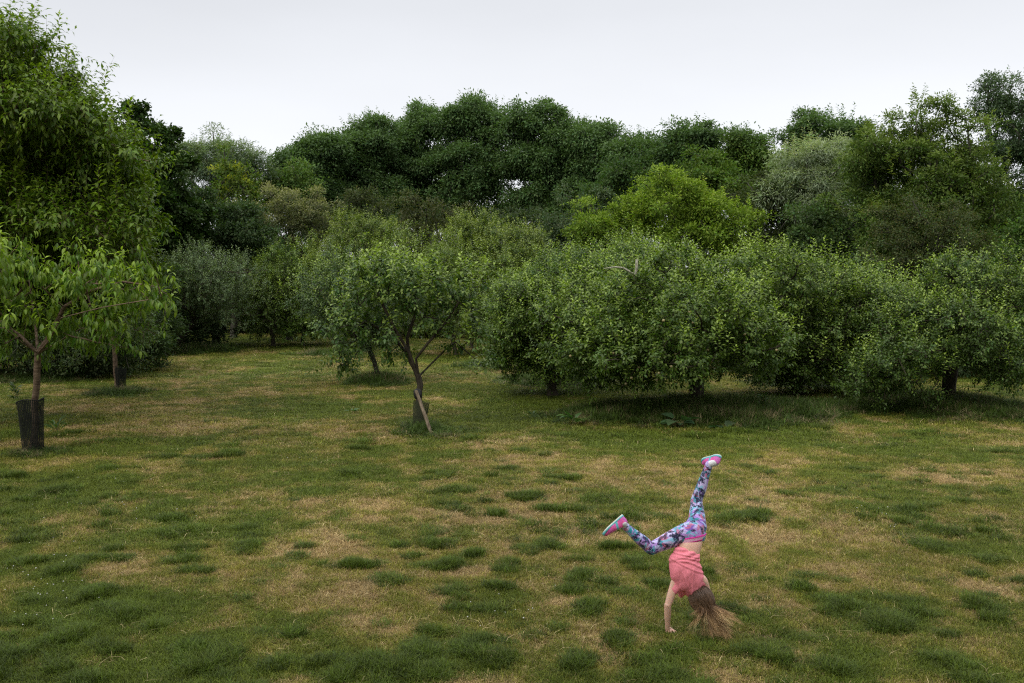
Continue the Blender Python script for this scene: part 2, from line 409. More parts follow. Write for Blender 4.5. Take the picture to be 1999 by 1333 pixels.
def make_tree(name, label, base, D, lobes_px, col, young_f=1.0, n_attr=120, leaf_per=120, leaf=0.16, aspect=0.5, kind='far', clump=0.7, group=None,
              cat='tree', trunk_r=0.16, fork_z=None, seed=1, droop=0.25, young=None, bark=None, mat=None, shell=0.5, step=0.9,
              lump=0.18, amt=0.22, zmin=None, shoots=0, tip_r=0.012, flatten=0.65, hue=0.12, lean=None, wlen=0.25, sides=6, lobes_world=None):
    """Woodland tree seen far off: limbs to leafy clumps, every clump a spray of leaf faces."""
    rng = np.random.default_rng(seed)
    base = np.array(base, float); base[2] = float(ground_z(base[0], base[1])) - 0.05
    lobes = lobes_world or px_lobes(D, lobes_px)
    if cat == 'shrub':
        lobes = lobes + [[l[0], l[1], l[2] * 0.5, l[3] * 1.05, l[4], l[5]] for l in lobes] + [[l[0], l[1], 0.8, l[3], l[4], 1.0] for l in lobes]
    L = np.array(lobes, float)
    L[:, 3:6] = np.maximum(L[:, 3:6] - (0.5 if clump > 1 else 0.3) * clump, 0.5 * L[:, 3:6]); L[:, 2] -= (0.15 if clump > 1 else 0.05) * clump * (cat != 'shrub'); lobes = L
    zlow = (L[:, 2] - L[:, 5]).min()
    if cat == 'shrub': zmin = 0.15; n_attr = int(n_attr * 1.6)
    if zmin is None: zmin = max(0.35, zlow)
    n_attr = int(n_attr * 1.35)
    att, anorm = lobe_points(lobes, n_attr, rng, shell, lump, zmin=zmin, sub=8)
    att = att + rng.normal(0, 0.3 * clump, att.shape)
    n_attr = len(att)
    if fork_z is None: fork_z = max(0.6, zlow + 0.25 * (L[:, 2].max() - zlow))
    cx = (L[:, :3] * L[:, 3:4]).sum(0) / L[:, 3].sum()
    k = 6; tr = []
    for i in range(k):
        t = i / (k - 1)
        p = base + np.array([0, 0, (fork_z - base[2]) * t]); p[:2] += (cx[:2] - base[:2]) * (t ** 2) * (0.5 if lean is None else lean)
        p[:2] += rng.normal(0, 0.03 * fork_z * 0.3, 2) * (t > 0)
        tr.append(p)
    P, par, tips = grow(tr, att, wlen, step, 0.04, rng)
    root = thing(name, label, cat, base, group)
    V, Fc, R = skeleton_mesh(P, par, trunk_r, tip_r, sides)
    mesh_obj('trunk', V - base, Fc, bark or M_BARK_FAR, root)
    # leafy clumps
    n = n_attr * leaf_per
    ci = np.repeat(np.arange(n_attr), leaf_per)
    cl_r = clump * rng.uniform(0.6, 1.25, n_attr)
    u = norm(rng.normal(0, 1, (n, 3)) + 0.55 * anorm[ci] + np.array([0, 0, 0.35]))
    rad = np.abs(rng.normal(0.64, 0.25, n))
    sc = np.array([1, 1, flatten])
    p = att[ci] + u * sc * (cl_r[ci] * rad)[:, None]
    keep = p[:, 2] > 0.15
    Dv = u + rng.normal(0, 0.6, (n, 3)); Dv[:, 2] -= droop
    Nv = u * 0.8 + rng.normal(0, 0.45, (n, 3)) + np.array([0, 0, 0.9])
    ll = leaf * rng.uniform(0.6, 1.25, n)
    cc = vary(col, n, rng, amt, hue) * (1 + 0.16 * rng.normal(0, 1, n_attr).clip(-1.5, 1.5))[ci][:, None]
    if young is not None:  # young-leaf tint, weighted to clump tops to paint in top light
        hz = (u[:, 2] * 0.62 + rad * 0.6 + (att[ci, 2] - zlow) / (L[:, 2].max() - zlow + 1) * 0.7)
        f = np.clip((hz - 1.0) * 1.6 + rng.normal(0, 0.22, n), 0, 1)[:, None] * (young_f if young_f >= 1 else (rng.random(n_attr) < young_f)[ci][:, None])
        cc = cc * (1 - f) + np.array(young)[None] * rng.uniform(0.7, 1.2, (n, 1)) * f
    if shoots:
        m = shoots; per = 18
        sp_, sn_ = lobe_points(lobes, m * 3, rng, 0.93, lump, zmin=zmin)
        ok = sn_[:, 2] > 0.25; sp_ = sp_[ok][:m]; m = len(sp_)
        sd_ = norm(np.array([0, 0, 1.0]) + rng.normal(0, 0.22, (m, 3))); sl = clump * rng.uniform(0.4, 1.25, m)
        j = np.repeat(np.arange(m), per); t = np.tile(np.linspace(0, 1, per), m)
        p2 = sp_[j] + sd_[j] * (sl[j] * t)[:, None]
        a = np.tile(np.arange(per) * 2.4, m) + rng.random(len(j))
        D2 = np.stack([np.cos(a), np.sin(a), 0.35 + 0 * a], 1) + rng.normal(0, 0.25, (len(j), 3))
        p = np.concatenate([p, p2]); Dv = np.concatenate([Dv, D2]); Nv = np.concatenate([Nv, np.tile([[0, 0, 1.0]], (len(j), 1)) + rng.normal(0, .3, (len(j), 3))])
        ll = np.concatenate([ll, leaf * rng.uniform(0.7, 1.2, len(j)) * (1.25 - 0.5 * t)])
        cc = np.concatenate([cc, vary(young if young is not None else np.array(col) * 1.2, len(j), rng, 0.2)])
        keep = np.concatenate([keep, np.ones(len(j), bool)])
    V, Fc, C = leaves(p[keep], Dv[keep], Nv[keep], ll[keep], ll[keep] * aspect, cc[keep], kind)
    mesh_obj('crown', V - base, Fc, mat or M_FAR, root, {'leafcol': C}, smooth=False)
    return root

def orchard_tree(name, label, base_px, D, lobes_px, n_twigs, col, young, seed, fork_z=1.0, trunk_r=0.1, leaf=0.085, per=13, twig=0.30, group=None,
                 upshoots=60, bark=None, shell=0.35, kind='near', aspect=0.55, droop=0.25, base=None, cat='tree', lump=0.22, zmin=0.35, lean=0.6,
                 gravity=0.0, limbs=True, tip_r=0.004, amt=0.2, fork_xy=None, sag=0.05, wlen=0.2, extra_att=None, up_len=0.5, up_r=0.99, dens=1.3, limb_px=None, dsc=1.3):
    """Fruit tree close enough to see twigs: each crown point carries short leafy twigs."""
    rng = np.random.default_rng(seed)
    if base is None: base = gpt(*base_px)
    base = np.array(base, float); base[2] = float(ground_z(base[0], base[1])) - 0.03
    lobes = px_lobes(D, lobes_px, dsc); L = np.array(lobes)
    att, an = lobe_points(lobes, int(n_twigs * dens / 3.6), rng, shell, lump, zmin=zmin, sub=9)
    if extra_att is not None:
        att = np.concatenate([att, extra_att]); an = np.concatenate([an, np.tile([[0, -0.5, -0.3]], (len(extra_att), 1))])
    cx = (L[:, :3] * L[:, 3:4]).sum(0) / L[:, 3].sum()
    tr = []; k = 7
    for i in range(k):
        t = i / (k - 1); p = base + np.array([0, 0, (fork_z - base[2]) * t])
        tgt = cx[:2] if fork_xy is None else np.array(fork_xy)
        p[:2] += (tgt - base[:2]) * (t ** 1.5) * (lean if fork_xy is None else 1) + rng.normal(0, 0.012, 2) * (t > 0)
        tr.append(p)
    lw = [[At(a_[0], a_[1], D + (a_[2] if len(a_) > 2 else 0)) for a_ in lm] for lm in (limb_px or [])]
    P, par, tips = grow(tr, att, wlen, 0.22, sag, rng, lw)
    root = thing(name, label, cat, base, group)
    # twigs
    K = 4
    crown_att = att; att = np.repeat(att, K, axis=0); an = np.repeat(an, K, axis=0)
    n = len(att)
    td = norm(an * 0.7 + rng.normal(0, 0.62, (n, 3)) + np.array([0, 0, 0.4 - gravity]))
    tl = twig * rng.uniform(0.6, 1.4, n) * np.where(rng.random(n) < 0.12, 1.8, 1)
    tl = tl * 1.15; start = att + td * (0.03 * rng.random(n))[:, None]
    # upright shoots on top
    upshoots = int(upshoots * 1.5)
    up, un = lobe_points(lobes, upshoots * 4 + 4, rng, up_r, lump, zmin=zmin, sub=9)
    ok = un[:, 2] > 0.3; up = up[ok][:upshoots]
    ud = norm(np.array([0, 0, 1.0]) + rng.normal(0, 0.16, (len(up), 3)) + 0.25 * un[ok][:upshoots])
    ul = up_len * rng.uniform(0.35, 1.25, len(up))
    nall = n + len(up)
    start = np.concatenate([start, up - ud * 0.1]); td = np.concatenate([td, ud]); tl = np.concatenate([tl, ul])
    isup = np.concatenate([np.zeros(n), np.ones(len(up))])
    cnts = np.where(isup > 0, np.maximum(8, (tl / 0.029).astype(int)), per)
    j = np.repeat(np.arange(nall), cnts)
    first = np.concatenate([[0], np.cumsum(cnts)[:-1]])
    q = np.arange(len(j)) - first[j]; t = (q + 0.6) / cnts[j]
    pos = start[j] + td[j] * (tl[j] * t)[:, None]
    pos[:, 2] -= gravity * 0.5 * tl[j] * t ** 2
    a = q * 2.4 + (j * 1.7) % 6.28
    ref = np.where(np.abs(td[j][:, 2:3]) < 0.9, np.array([[0, 0, 1.0]]), np.array([[1.0, 0, 0]]))
    U = norm(np.cross(td[j], ref)); Vv = np.cross(td[j], U)
    rad = np.cos(a)[:, None] * U + np.sin(a)[:, None] * Vv
    Dv = rad * 0.9 + td[j] * (0.25 + 0.75 * t)[:, None] + rng.normal(0, 0.22, (len(j), 3))
    Dv[:, 2] -= droop * (1.2 - t * isup[j])
    Nv = np.array([[0, 0, 1.0]]) * 1.1 + td[j] * 0.5 + rng.normal(0, 0.3, (len(j), 3))
    size = leaf * rng.uniform(0.65, 1.2, len(j)) * np.where(isup[j] > 0, 1.3 - 0.5 * t, 1 - 0.2 * t)
    cc = vary(col, len(j), rng, amt)
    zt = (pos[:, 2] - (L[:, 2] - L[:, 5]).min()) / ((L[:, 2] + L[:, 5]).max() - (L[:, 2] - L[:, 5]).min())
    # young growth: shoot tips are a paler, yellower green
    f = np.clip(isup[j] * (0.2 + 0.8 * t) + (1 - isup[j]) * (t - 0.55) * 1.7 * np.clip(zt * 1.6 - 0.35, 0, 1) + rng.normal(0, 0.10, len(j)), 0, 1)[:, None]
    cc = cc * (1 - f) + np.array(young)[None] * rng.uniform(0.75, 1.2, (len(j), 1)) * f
    keep = pos[:, 2] > 0.12
    pt = pos + rad * 0.012
    V, Fc, C = leaves(pt[keep], Dv[keep], Nv[keep], size[keep], size[keep] * aspect, cc[keep], kind)
    mesh_obj('crown', V - base, Fc, M_LEAF, root, {'leafcol': C}, smooth=False)
    # wood: skeleton plus twig rods
    V, Fc, R = skeleton_mesh(P, par, trunk_r, tip_r, 7, 0.48, base_flare=1.5)
    tw_a = start; tw_b = start + td * tl[:, None]
    us = start[n:]; nn_ = np.array([P[np.argmin(np.linalg.norm(P - q, axis=1))] for q in us]).reshape(-1, 3)
    tw_a = np.concatenate([tw_a, nn_]); tw_b = np.concatenate([tw_b, us]); nall = nall + len(us)
    s3 = np.array([[1, 0, 0], [-.5, .87, 0], [-.5, -.87, 0]])
    tv = np.concatenate([tw_a[:, None] + s3[None] * 0.0035, tw_b[:, None] + s3[None] * 0.001], 1).reshape(-1, 3)
    kk = np.arange(3); tf = np.stack([kk, (kk + 1) % 3, (kk + 1) % 3 + 3, kk + 3], 1)
    tfa = (tf[None] + (np.arange(nall) * 6)[:, None, None]).reshape(-1, 4) + len(V)
    V = np.concatenate([V, tv]); Fc = np.concatenate([Fc, tfa])
    mesh_obj('trunk', V - base, Fc, bark or M_BARK, root)
    return root, base, crown_att, P, par

# --- colours (albedo)
DEEP = (0.032, 0.062, 0.018); ASH = (0.060, 0.105, 0.034); SYC = (0.036, 0.068, 0.014); YG = (0.105, 0.165, 0.018)
MIDG = (0.072, 0.12, 0.020); SILVER = (0.20, 0.25, 0.15); OLIVE = (0.105, 0.12, 0.05); BROWNG = (0.058, 0.074, 0.024)
APPLE = (0.060, 0.106, 0.015); YOUNG = (0.27, 0.36, 0.065); CHERRY = (0.12, 0.185, 0.012)

def base_at(px, D):
    p = At(px, 600, D); p[2] = 0; return p

def wood(name, label, px, D, lobes, col, **kw):
    q = base_at(px, D)
    return make_tree(name, label, q, D, lobes, col, **kw)

# back row of the wood
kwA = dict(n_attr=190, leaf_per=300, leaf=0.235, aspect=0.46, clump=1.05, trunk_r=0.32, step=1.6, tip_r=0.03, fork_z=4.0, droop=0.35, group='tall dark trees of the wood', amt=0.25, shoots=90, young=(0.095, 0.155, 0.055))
wood('ash_tree', 'dark lower tree at the left end of the high wooded hump', 600, 70, [(590, 330, 58, 50), (630, 295, 55, 38), (610, 390, 75, 70)], DEEP, seed=11, **kwA)
wood('ash_tree', 'tall dark green tree forming the left shoulder of the big wooded hump', 715, 74, [(715, 268, 62, 52), (690, 340, 75, 60), (725, 400, 85, 50)], ASH, seed=12, **kwA)
wood('ash_tree', 'tall dark green tree with sky showing between its stems, left of the hump top', 810, 78, [(812, 252, 52, 46), (800, 320, 80, 50), (830, 390, 85, 50)], ASH, seed=13, **kwA)
wood('ash_tree', 'highest dark tree at the rounded top of the wooded hump', 915, 76, [(880, 240, 60, 45), (945, 240, 62, 50), (930, 315, 90, 55), (920, 395, 95, 60)], ASH, seed=14, **kwA)
wood('ash_tree', 'dark billowing tree just right of the top of the wooded hump', 1050, 74, [(1050, 252, 70, 48), (1060, 325, 85, 65), (1040, 400, 85, 55)], ASH, seed=15, **kwA)
wood('ash_tree', 'dark green tree sloping down at the right end of the wooded hump', 1145, 72, [(1140, 285, 62, 50), (1155, 350, 72, 65), (1120, 410, 60, 45)], ASH, seed=16, **kwA)
kwB = dict(kwA); kwB.update(n_attr=100, leaf_per=300, fork_z=3.0)
wood('oak_tree', 'dark low tree right of the wooded hump with a blunt top', 1240, 68, [(1240, 290, 48, 38), (1225, 350, 60, 60)], ASH, seed=21, **kwB)
wood('oak_tree', 'dark bushy oak on the skyline above the yellow green tree', 1345, 66, [(1345, 283, 60, 45), (1330, 335, 70, 55), (1290, 330, 50, 50)], DEEP, seed=22, **kwB)
wood('field_maple', 'lighter green tree on the skyline left of the round dark crown', 1455, 64, [(1455, 295, 50, 40), (1450, 350, 70, 55)], MIDG, seed=23, **kwB)
wood('oak_tree', 'round dark crown on the skyline behind the silver willow', 1615, 68, [(1615, 257, 88, 46), (1620, 315, 100, 60)], DEEP, seed=24, **kwB)
wood('alder_tree', 'mid green tree with two humps behind the yellow green tree', 1370, 52, [(1375, 345, 48, 45), (1330, 380, 60, 45), (1420, 380, 60, 45)], MIDG, seed=25, n_attr=80, leaf_per=170, leaf=0.19, clump=0.7, trunk_r=0.2, step=1.2, tip_r=0.02)
wood('alder_tree', 'deep green tree in front of the right end of the wooded hump', 1230, 54, [(1240, 350, 60, 45), (1225, 400, 75, 50), (1180, 400, 50, 50)], (0.05, 0.09, 0.025), seed=26, n_attr=80, leaf_per=170, leaf=0.19, clump=0.7, trunk_r=0.2, step=1.2, tip_r=0.02)
wood('hawthorn_tree', 'brown green shadowy shrub tree left below the silver willow', 1480, 47, [(1480, 400, 60, 50), (1500, 460, 65, 55), (1470, 480, 60, 50)], (0.045, 0.06, 0.02), seed=27, n_attr=80, leaf_per=150, leaf=0.15, clump=0.6, trunk_r=0.14, step=1.2, tip_r=0.02)
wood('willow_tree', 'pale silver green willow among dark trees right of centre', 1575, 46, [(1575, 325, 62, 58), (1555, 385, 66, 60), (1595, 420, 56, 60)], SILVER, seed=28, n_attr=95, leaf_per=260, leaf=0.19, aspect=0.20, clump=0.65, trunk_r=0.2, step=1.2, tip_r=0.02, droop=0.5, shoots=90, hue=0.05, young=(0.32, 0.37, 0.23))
wood('hazel_tree', 'mid green bushy tree below the silver willow', 1605, 42, [(1605, 450, 78, 60), (1590, 510, 85, 50)], (0.05, 0.085, 0.025), seed=29, n_attr=90, leaf_per=160, leaf=0.14, clump=0.55, trunk_r=0.15, step=1.0, tip_r=0.015)
wood('robinia_tree', 'big spreading tree at right with a sparse pointed top against the sky', 1800, 40,
     [(1800, 225, 40, 50), (1770, 260, 50, 50), (1845, 230, 30, 35), (1725, 295, 62, 55), (1860, 290, 75, 70), (1790, 365, 130, 80), (1770, 330, 90, 70, 1), (1860, 365, 90, 80, 1.5), (1740, 440, 110, 70), (1900, 400, 90, 100), (1830, 460, 110, 60)],
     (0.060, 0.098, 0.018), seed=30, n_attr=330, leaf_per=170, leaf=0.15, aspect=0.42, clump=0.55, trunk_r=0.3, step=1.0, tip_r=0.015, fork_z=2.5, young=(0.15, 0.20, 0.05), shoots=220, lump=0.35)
wood('poplar_tree', 'tall dark tree at the right edge rising highest on that side', 1985, 46,
     [(1955, 205, 50, 60), (2000, 250, 70, 80), (1985, 350, 80, 100), (2010, 470, 90, 90), (1960, 440, 60, 80)],
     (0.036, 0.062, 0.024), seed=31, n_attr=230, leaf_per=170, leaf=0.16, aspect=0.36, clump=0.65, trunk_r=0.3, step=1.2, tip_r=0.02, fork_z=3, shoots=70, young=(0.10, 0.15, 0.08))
wood('hawthorn_tree', 'brownish green round shrub tree behind the right apple trees', 1800, 34, [(1800, 460, 95, 70), (1760, 520, 90, 55), (1850, 520, 90, 60)], BROWNG, seed=32, n_attr=170, leaf_per=190, leaf=0.085, clump=0.45, trunk_r=0.14, step=0.8, tip_r=0.012, amt=0.3, hue=0.2)
wood('hazel_tree', 'bright green bush at the right edge behind the last apple tree', 1990, 32, [(2000, 480, 50, 75), (1990, 560, 60, 60)], (0.06, 0.11, 0.02), seed=33, n_attr=80, leaf_per=170, leaf=0.12, clump=0.45, trunk_r=0.1, step=0.8, tip_r=0.012)
wood('crack_willow', 'bright yellow green round tree standing behind the orchard right of centre', 1310, 38,
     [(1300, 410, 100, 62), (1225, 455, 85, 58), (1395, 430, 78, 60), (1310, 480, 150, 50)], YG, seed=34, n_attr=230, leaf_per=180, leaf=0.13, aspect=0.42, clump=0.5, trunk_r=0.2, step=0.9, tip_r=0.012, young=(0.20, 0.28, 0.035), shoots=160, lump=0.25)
# left half of the wood
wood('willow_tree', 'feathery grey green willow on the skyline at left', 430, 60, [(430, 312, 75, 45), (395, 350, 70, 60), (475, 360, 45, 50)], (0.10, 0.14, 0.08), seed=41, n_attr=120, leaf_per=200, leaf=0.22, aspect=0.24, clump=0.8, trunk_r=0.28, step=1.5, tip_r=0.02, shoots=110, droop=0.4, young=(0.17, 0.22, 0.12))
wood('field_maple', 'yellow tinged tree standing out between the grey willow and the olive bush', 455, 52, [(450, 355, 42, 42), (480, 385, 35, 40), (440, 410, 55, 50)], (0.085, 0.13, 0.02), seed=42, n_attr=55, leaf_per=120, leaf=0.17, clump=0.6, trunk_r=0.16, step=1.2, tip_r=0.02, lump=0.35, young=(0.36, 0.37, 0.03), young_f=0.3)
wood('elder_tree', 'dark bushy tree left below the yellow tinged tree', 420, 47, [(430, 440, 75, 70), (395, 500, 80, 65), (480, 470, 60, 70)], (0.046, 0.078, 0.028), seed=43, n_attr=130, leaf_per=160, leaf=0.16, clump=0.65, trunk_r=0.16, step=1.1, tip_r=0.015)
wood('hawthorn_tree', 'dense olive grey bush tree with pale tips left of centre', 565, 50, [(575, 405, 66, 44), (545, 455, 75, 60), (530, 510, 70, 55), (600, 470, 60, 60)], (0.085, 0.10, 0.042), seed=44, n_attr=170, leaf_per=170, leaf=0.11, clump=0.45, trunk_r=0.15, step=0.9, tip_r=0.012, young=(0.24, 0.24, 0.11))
wood('field_maple', 'light green crown peeping over the olive bush beside the dark hump', 570, 62, [(575, 355, 45, 32), (545, 390, 50, 45)], (0.08, 0.13, 0.03), seed=45, n_attr=50, leaf_per=150, leaf=0.2, clump=0.7, trunk_r=0.18, step=1.4, tip_r=0.02)
wood('sycamore_tree', 'dark narrow sycamore with two leafy tops behind the big cherry', 320, 44,
     [(258, 240, 38, 38), (318, 285, 34, 40), (330, 360, 55, 70), (335, 450, 70, 70), (270, 340, 60, 80)], SYC, seed=46, n_attr=190, leaf_per=150, leaf=0.17, aspect=0.75, clump=0.5, trunk_r=0.2, step=1.0, tip_r=0.015, lump=0.35)
kwU = dict(n_attr=75, leaf_per=170, leaf=0.15, clump=0.6, trunk_r=0.12, step=1.1, tip_r=0.015, cat='shrub', group='dark shrubs under the wooded hump')
wood('hawthorn_bush', 'dark brownish bush below the left part of the wooded hump', 735, 56, [(735, 415, 75, 40), (700, 450, 80, 45)], (0.055, 0.07, 0.026), seed=51, **kwU)
wood('hawthorn_bush', 'dull green bush in front of the middle of the wooded hump', 845, 54, [(850, 425, 62, 40), (830, 465, 85, 45), (800, 400, 35, 30)], (0.065, 0.075, 0.028), seed=52, **kwU)
wood('hawthorn_bush', 'dark bush between two pointed pear tops', 1000, 50, [(1010, 455, 80, 40), (1050, 480, 90, 45)], (0.04, 0.06, 0.024), seed=53, **kwU)
wood('elder_bush', 'grey green bush left of the bright yellow green tree', 1150, 48, [(1155, 405, 42, 38), (1130, 450, 60, 50), (1110, 480, 80, 50)], (0.06, 0.09, 0.04), seed=54, **kwU)

# orchard, second and third rows
kP = dict(n_twigs=1300, per=16, leaf=0.105, twig=0.36, upshoots=130, up_len=0.55, group='orchard trees in the rows behind')
PEAR = (0.088, 0.135, 0.020); PYOUNG = (0.25, 0.30, 0.06)
orchard_tree('pear_tree', 'yellowish upright pear tree with a pointed top left of centre', None, 46, [(705, 465, 66, 36), (760, 480, 40, 30), (690, 510, 100, 50), (650, 530, 60, 50)], col=PEAR, young=PYOUNG, seed=61, base=base_at(705, 46), trunk_r=0.09, **kP)
orchard_tree('pear_tree', 'yellowish pear tree with a single pointed top above the centre', None, 45, [(925, 462, 46, 34), (920, 510, 80, 46)], col=PEAR, young=PYOUNG, seed=62, base=base_at(920, 45), trunk_r=0.09, **kP)
orchard_tree('pear_tree', 'pale green pear tree with a broad top right of the pointed one', None, 43, [(1020, 482, 50, 34), (1010, 530, 90, 46)], col=(0.09, 0.135, 0.03), young=PYOUNG, seed=63, base=base_at(1020, 43), trunk_r=0.09, **kP)
orchard_tree('plum_tree', 'yellow green plum tree beyond the mown path with leaves to the ground', None, 46.5, [(590, 530, 75, 50), (560, 580, 65, 55), (640, 580, 70, 60), (575, 625, 75, 40), (650, 640, 70, 40), (560, 650, 60, 28)], col=(0.075, 0.13, 0.018), young=(0.2, 0.27, 0.04), seed=64, base=base_at(590, 46.5), trunk_r=0.09, **kP)
orchard_tree('plum_tree', 'dense yellow green plum tree behind the staked young apple tree', None, 40, [(820, 510, 80, 45), (900, 540, 90, 60), (960, 590, 80, 60), (870, 610, 90, 50), (780, 580, 80, 60)], col=(0.09, 0.14, 0.02), young=(0.22, 0.28, 0.05), seed=65, base=base_at(890, 40), trunk_r=0.09, **kP)
kQ = dict(kP); kQ.update(n_twigs=1300, leaf=0.08, upshoots=120, up_len=0.5)
orchard_tree('apple_tree', 'grey leaved apple tree standing behind the large apple tree', None, 27, [(1130, 545, 110, 55), (1220, 530, 90, 48), (1080, 600, 100, 60)], col=(0.065, 0.115, 0.032), young=YOUNG, seed=66, base=base_at(1160, 27), trunk_r=0.12, **kQ)
orchard_tree('apple_tree', 'grey green apple tree with its trunk in tall grass, behind the staked young tree', (738, 748), 28.5, [(700, 570, 90, 60), (640, 590, 75, 55), (760, 560, 70, 50), (680, 620, 80, 45), (700, 665, 60, 35), (765, 650, 40, 35)], col=(0.058, 0.10, 0.036), young=YOUNG, seed=67, zmin=0.5, trunk_r=0.07, fork_z=1.2, **kQ)
orchard_tree('apple_tree', 'small grey green apple tree with dark forked trunk at the left of the path', (342, 688), 41, [(420, 560, 80, 55), (360, 570, 70, 50), (450, 600, 60, 50), (390, 520, 50, 35)], col=(0.075, 0.115, 0.045), young=(0.21, 0.28, 0.12), seed=68, trunk_r=0.12, fork_z=1.3, **kQ)
kQ.update(n_twigs=900)
orchard_tree('apple_tree', 'apple tree filling the gap beside the path behind the young staked tree', None, 45.5, [(520, 600, 60, 42), (545, 560, 50, 45), (500, 560, 50, 45), (520, 645, 50, 28)], col=(0.075, 0.12, 0.025), young=YOUNG, seed=69, base=base_at(535, 45.5), trunk_r=0.1, **kQ)

# orchard, front row
big, big_base, big_att, _, _ = orchard_tree('apple_tree', 'large old apple tree on a grassy mound with a bare lichened stub on top', (1362, 806), 22,
    [(1330, 590, 110, 82, .5), (1220, 610, 110, 80, 1), (1130, 640, 95, 70, .5), (1420, 590, 90, 80, 0), (1230, 680, 110, 55, -1.6), (1350, 660, 110, 60, -1.8), (1290, 540, 80, 42), (1440, 660, 90, 50, -1), (1180, 700, 90, 40, -1.2), (1290, 700, 90, 35, -1.9), (1450, 690, 70, 35, -1.4), (1400, 620, 90, 50, -1.5), (1250, 610, 90, 50, -1.5), (1160, 728, 60, 34, -1.0), (1250, 735, 50, 28, -1.6), (1330, 700, 40, 50, -2.0)],
    3300, APPLE, YOUNG, 71, fork_z=1.5, trunk_r=0.17, per=13, leaf=0.100, twig=0.29, upshoots=300, up_len=0.45, zmin=0.3, lean=0.25, sag=0.10)
orchard_tree('apple_tree', 'low apple tree with a drooping left side between the young tree and the large one', None, 25, [(1060, 610, 90, 62), (1010, 650, 60, 50), (1130, 590, 80, 55), (1030, 690, 50, 35), (995, 690, 40, 35), (1080, 710, 70, 45), (1000, 710, 36, 30)],
    1500, APPLE, YOUNG, 72, fork_z=1.3, trunk_r=0.12, per=13, leaf=0.096, upshoots=90, base=base_at(1080, 25), zmin=0.3)
orchard_tree('apple_tree', 'apple tree with tall yellow green shoots right of the large apple tree', None, 24.5, [(1520, 570, 95, 65), (1480, 530, 50, 42), (1590, 600, 90, 80), (1540, 670, 100, 55), (1500, 640, 80, 60), (1480, 710, 80, 40), (1600, 715, 90, 45), (1540, 730, 60, 34)],
    2100, (0.060, 0.104, 0.016), YOUNG, 73, fork_z=1.2, trunk_r=0.14, per=13, leaf=0.096, upshoots=170, up_len=0.55, base=base_at(1560, 24.5), zmin=0.2)
orchard_tree('apple_tree', 'rightmost apple tree with a short stout trunk and pale upright shoots', (1850, 793), 22.6,
    [(1880, 600, 120, 75, .5), (1790, 640, 100, 70), (1960, 630, 90, 65), (1760, 700, 80, 45, -1.5), (1880, 560, 70, 45), (1920, 680, 100, 45, -1.4), (2020, 600, 70, 70), (1720, 725, 60, 35, -.8), (1960, 690, 90, 40, -1.4), (1850, 640, 90, 50, -1.5), (1700, 745, 50, 34, -1.2), (1780, 740, 60, 36, -1.4), (1960, 735, 60, 28, -1.2)],
    2800, (0.054, 0.098, 0.018), YOUNG, 74, fork_z=1.0, trunk_r=0.16, per=13, leaf=0.085, twig=0.28, upshoots=230, up_len=0.5, zmin=0.25, lean=0.4)
orchard_tree('apple_tree', 'pale topped apple tree between the two big apple trees on the right', None, 25.5, [(1680, 590, 75, 65), (1640, 640, 70, 60), (1700, 660, 70, 60), (1660, 715, 80, 48)],
    1500, (0.060, 0.108, 0.020), YOUNG, 75, fork_z=1.1, trunk_r=0.12, per=13, leaf=0.092, upshoots=150, up_len=0.4, base=base_at(1675, 25.5), zmin=0.2)

# the young staked tree in the middle
D0 = 19.3
fk = At(818, 735, D0)
yt, yb, _, _, _ = orchard_tree('apple_tree', 'young staked apple tree standing alone in the middle of the grass', (820, 838), D0,
    [(780, 550, 90, 38), (860, 565, 75, 42), (710, 590, 62, 42), (678, 660, 48, 46), (668, 705, 30, 26), (725, 645, 42, 36), (905, 590, 42, 45), (912, 672, 34, 30), (925, 722, 22, 22), (780, 600, 60, 36), (745, 540, 60, 36), (885, 645, 30, 22), (760, 660, 46, 26), (830, 615, 60, 30)],
    370, (0.046, 0.090, 0.016), YOUNG, 81, fork_z=float(fk[2]), fork_xy=fk[:2], trunk_r=0.062, per=12, leaf=0.11, twig=0.26, upshoots=95, up_len=0.38, zmin=0.95, shell=0.4, aspect=0.55, wlen=0.1, droop=0.5, sag=0.03,
    limb_px=[[(800, 705), (795, 660), (812, 610), (806, 560)], [(812, 700, -.1), (835, 670, -.2), (870, 630, -.3), (895, 590, -.3)], [(840, 712, .2), (868, 684, .2), (890, 668, .2), (915, 690, .1)], [(795, 690, .1), (765, 655, .2), (720, 630, .2), (690, 650, .1)], [(800, 690, -.1), (770, 640, -.3), (740, 580, -.3), (730, 545, -.3)]])

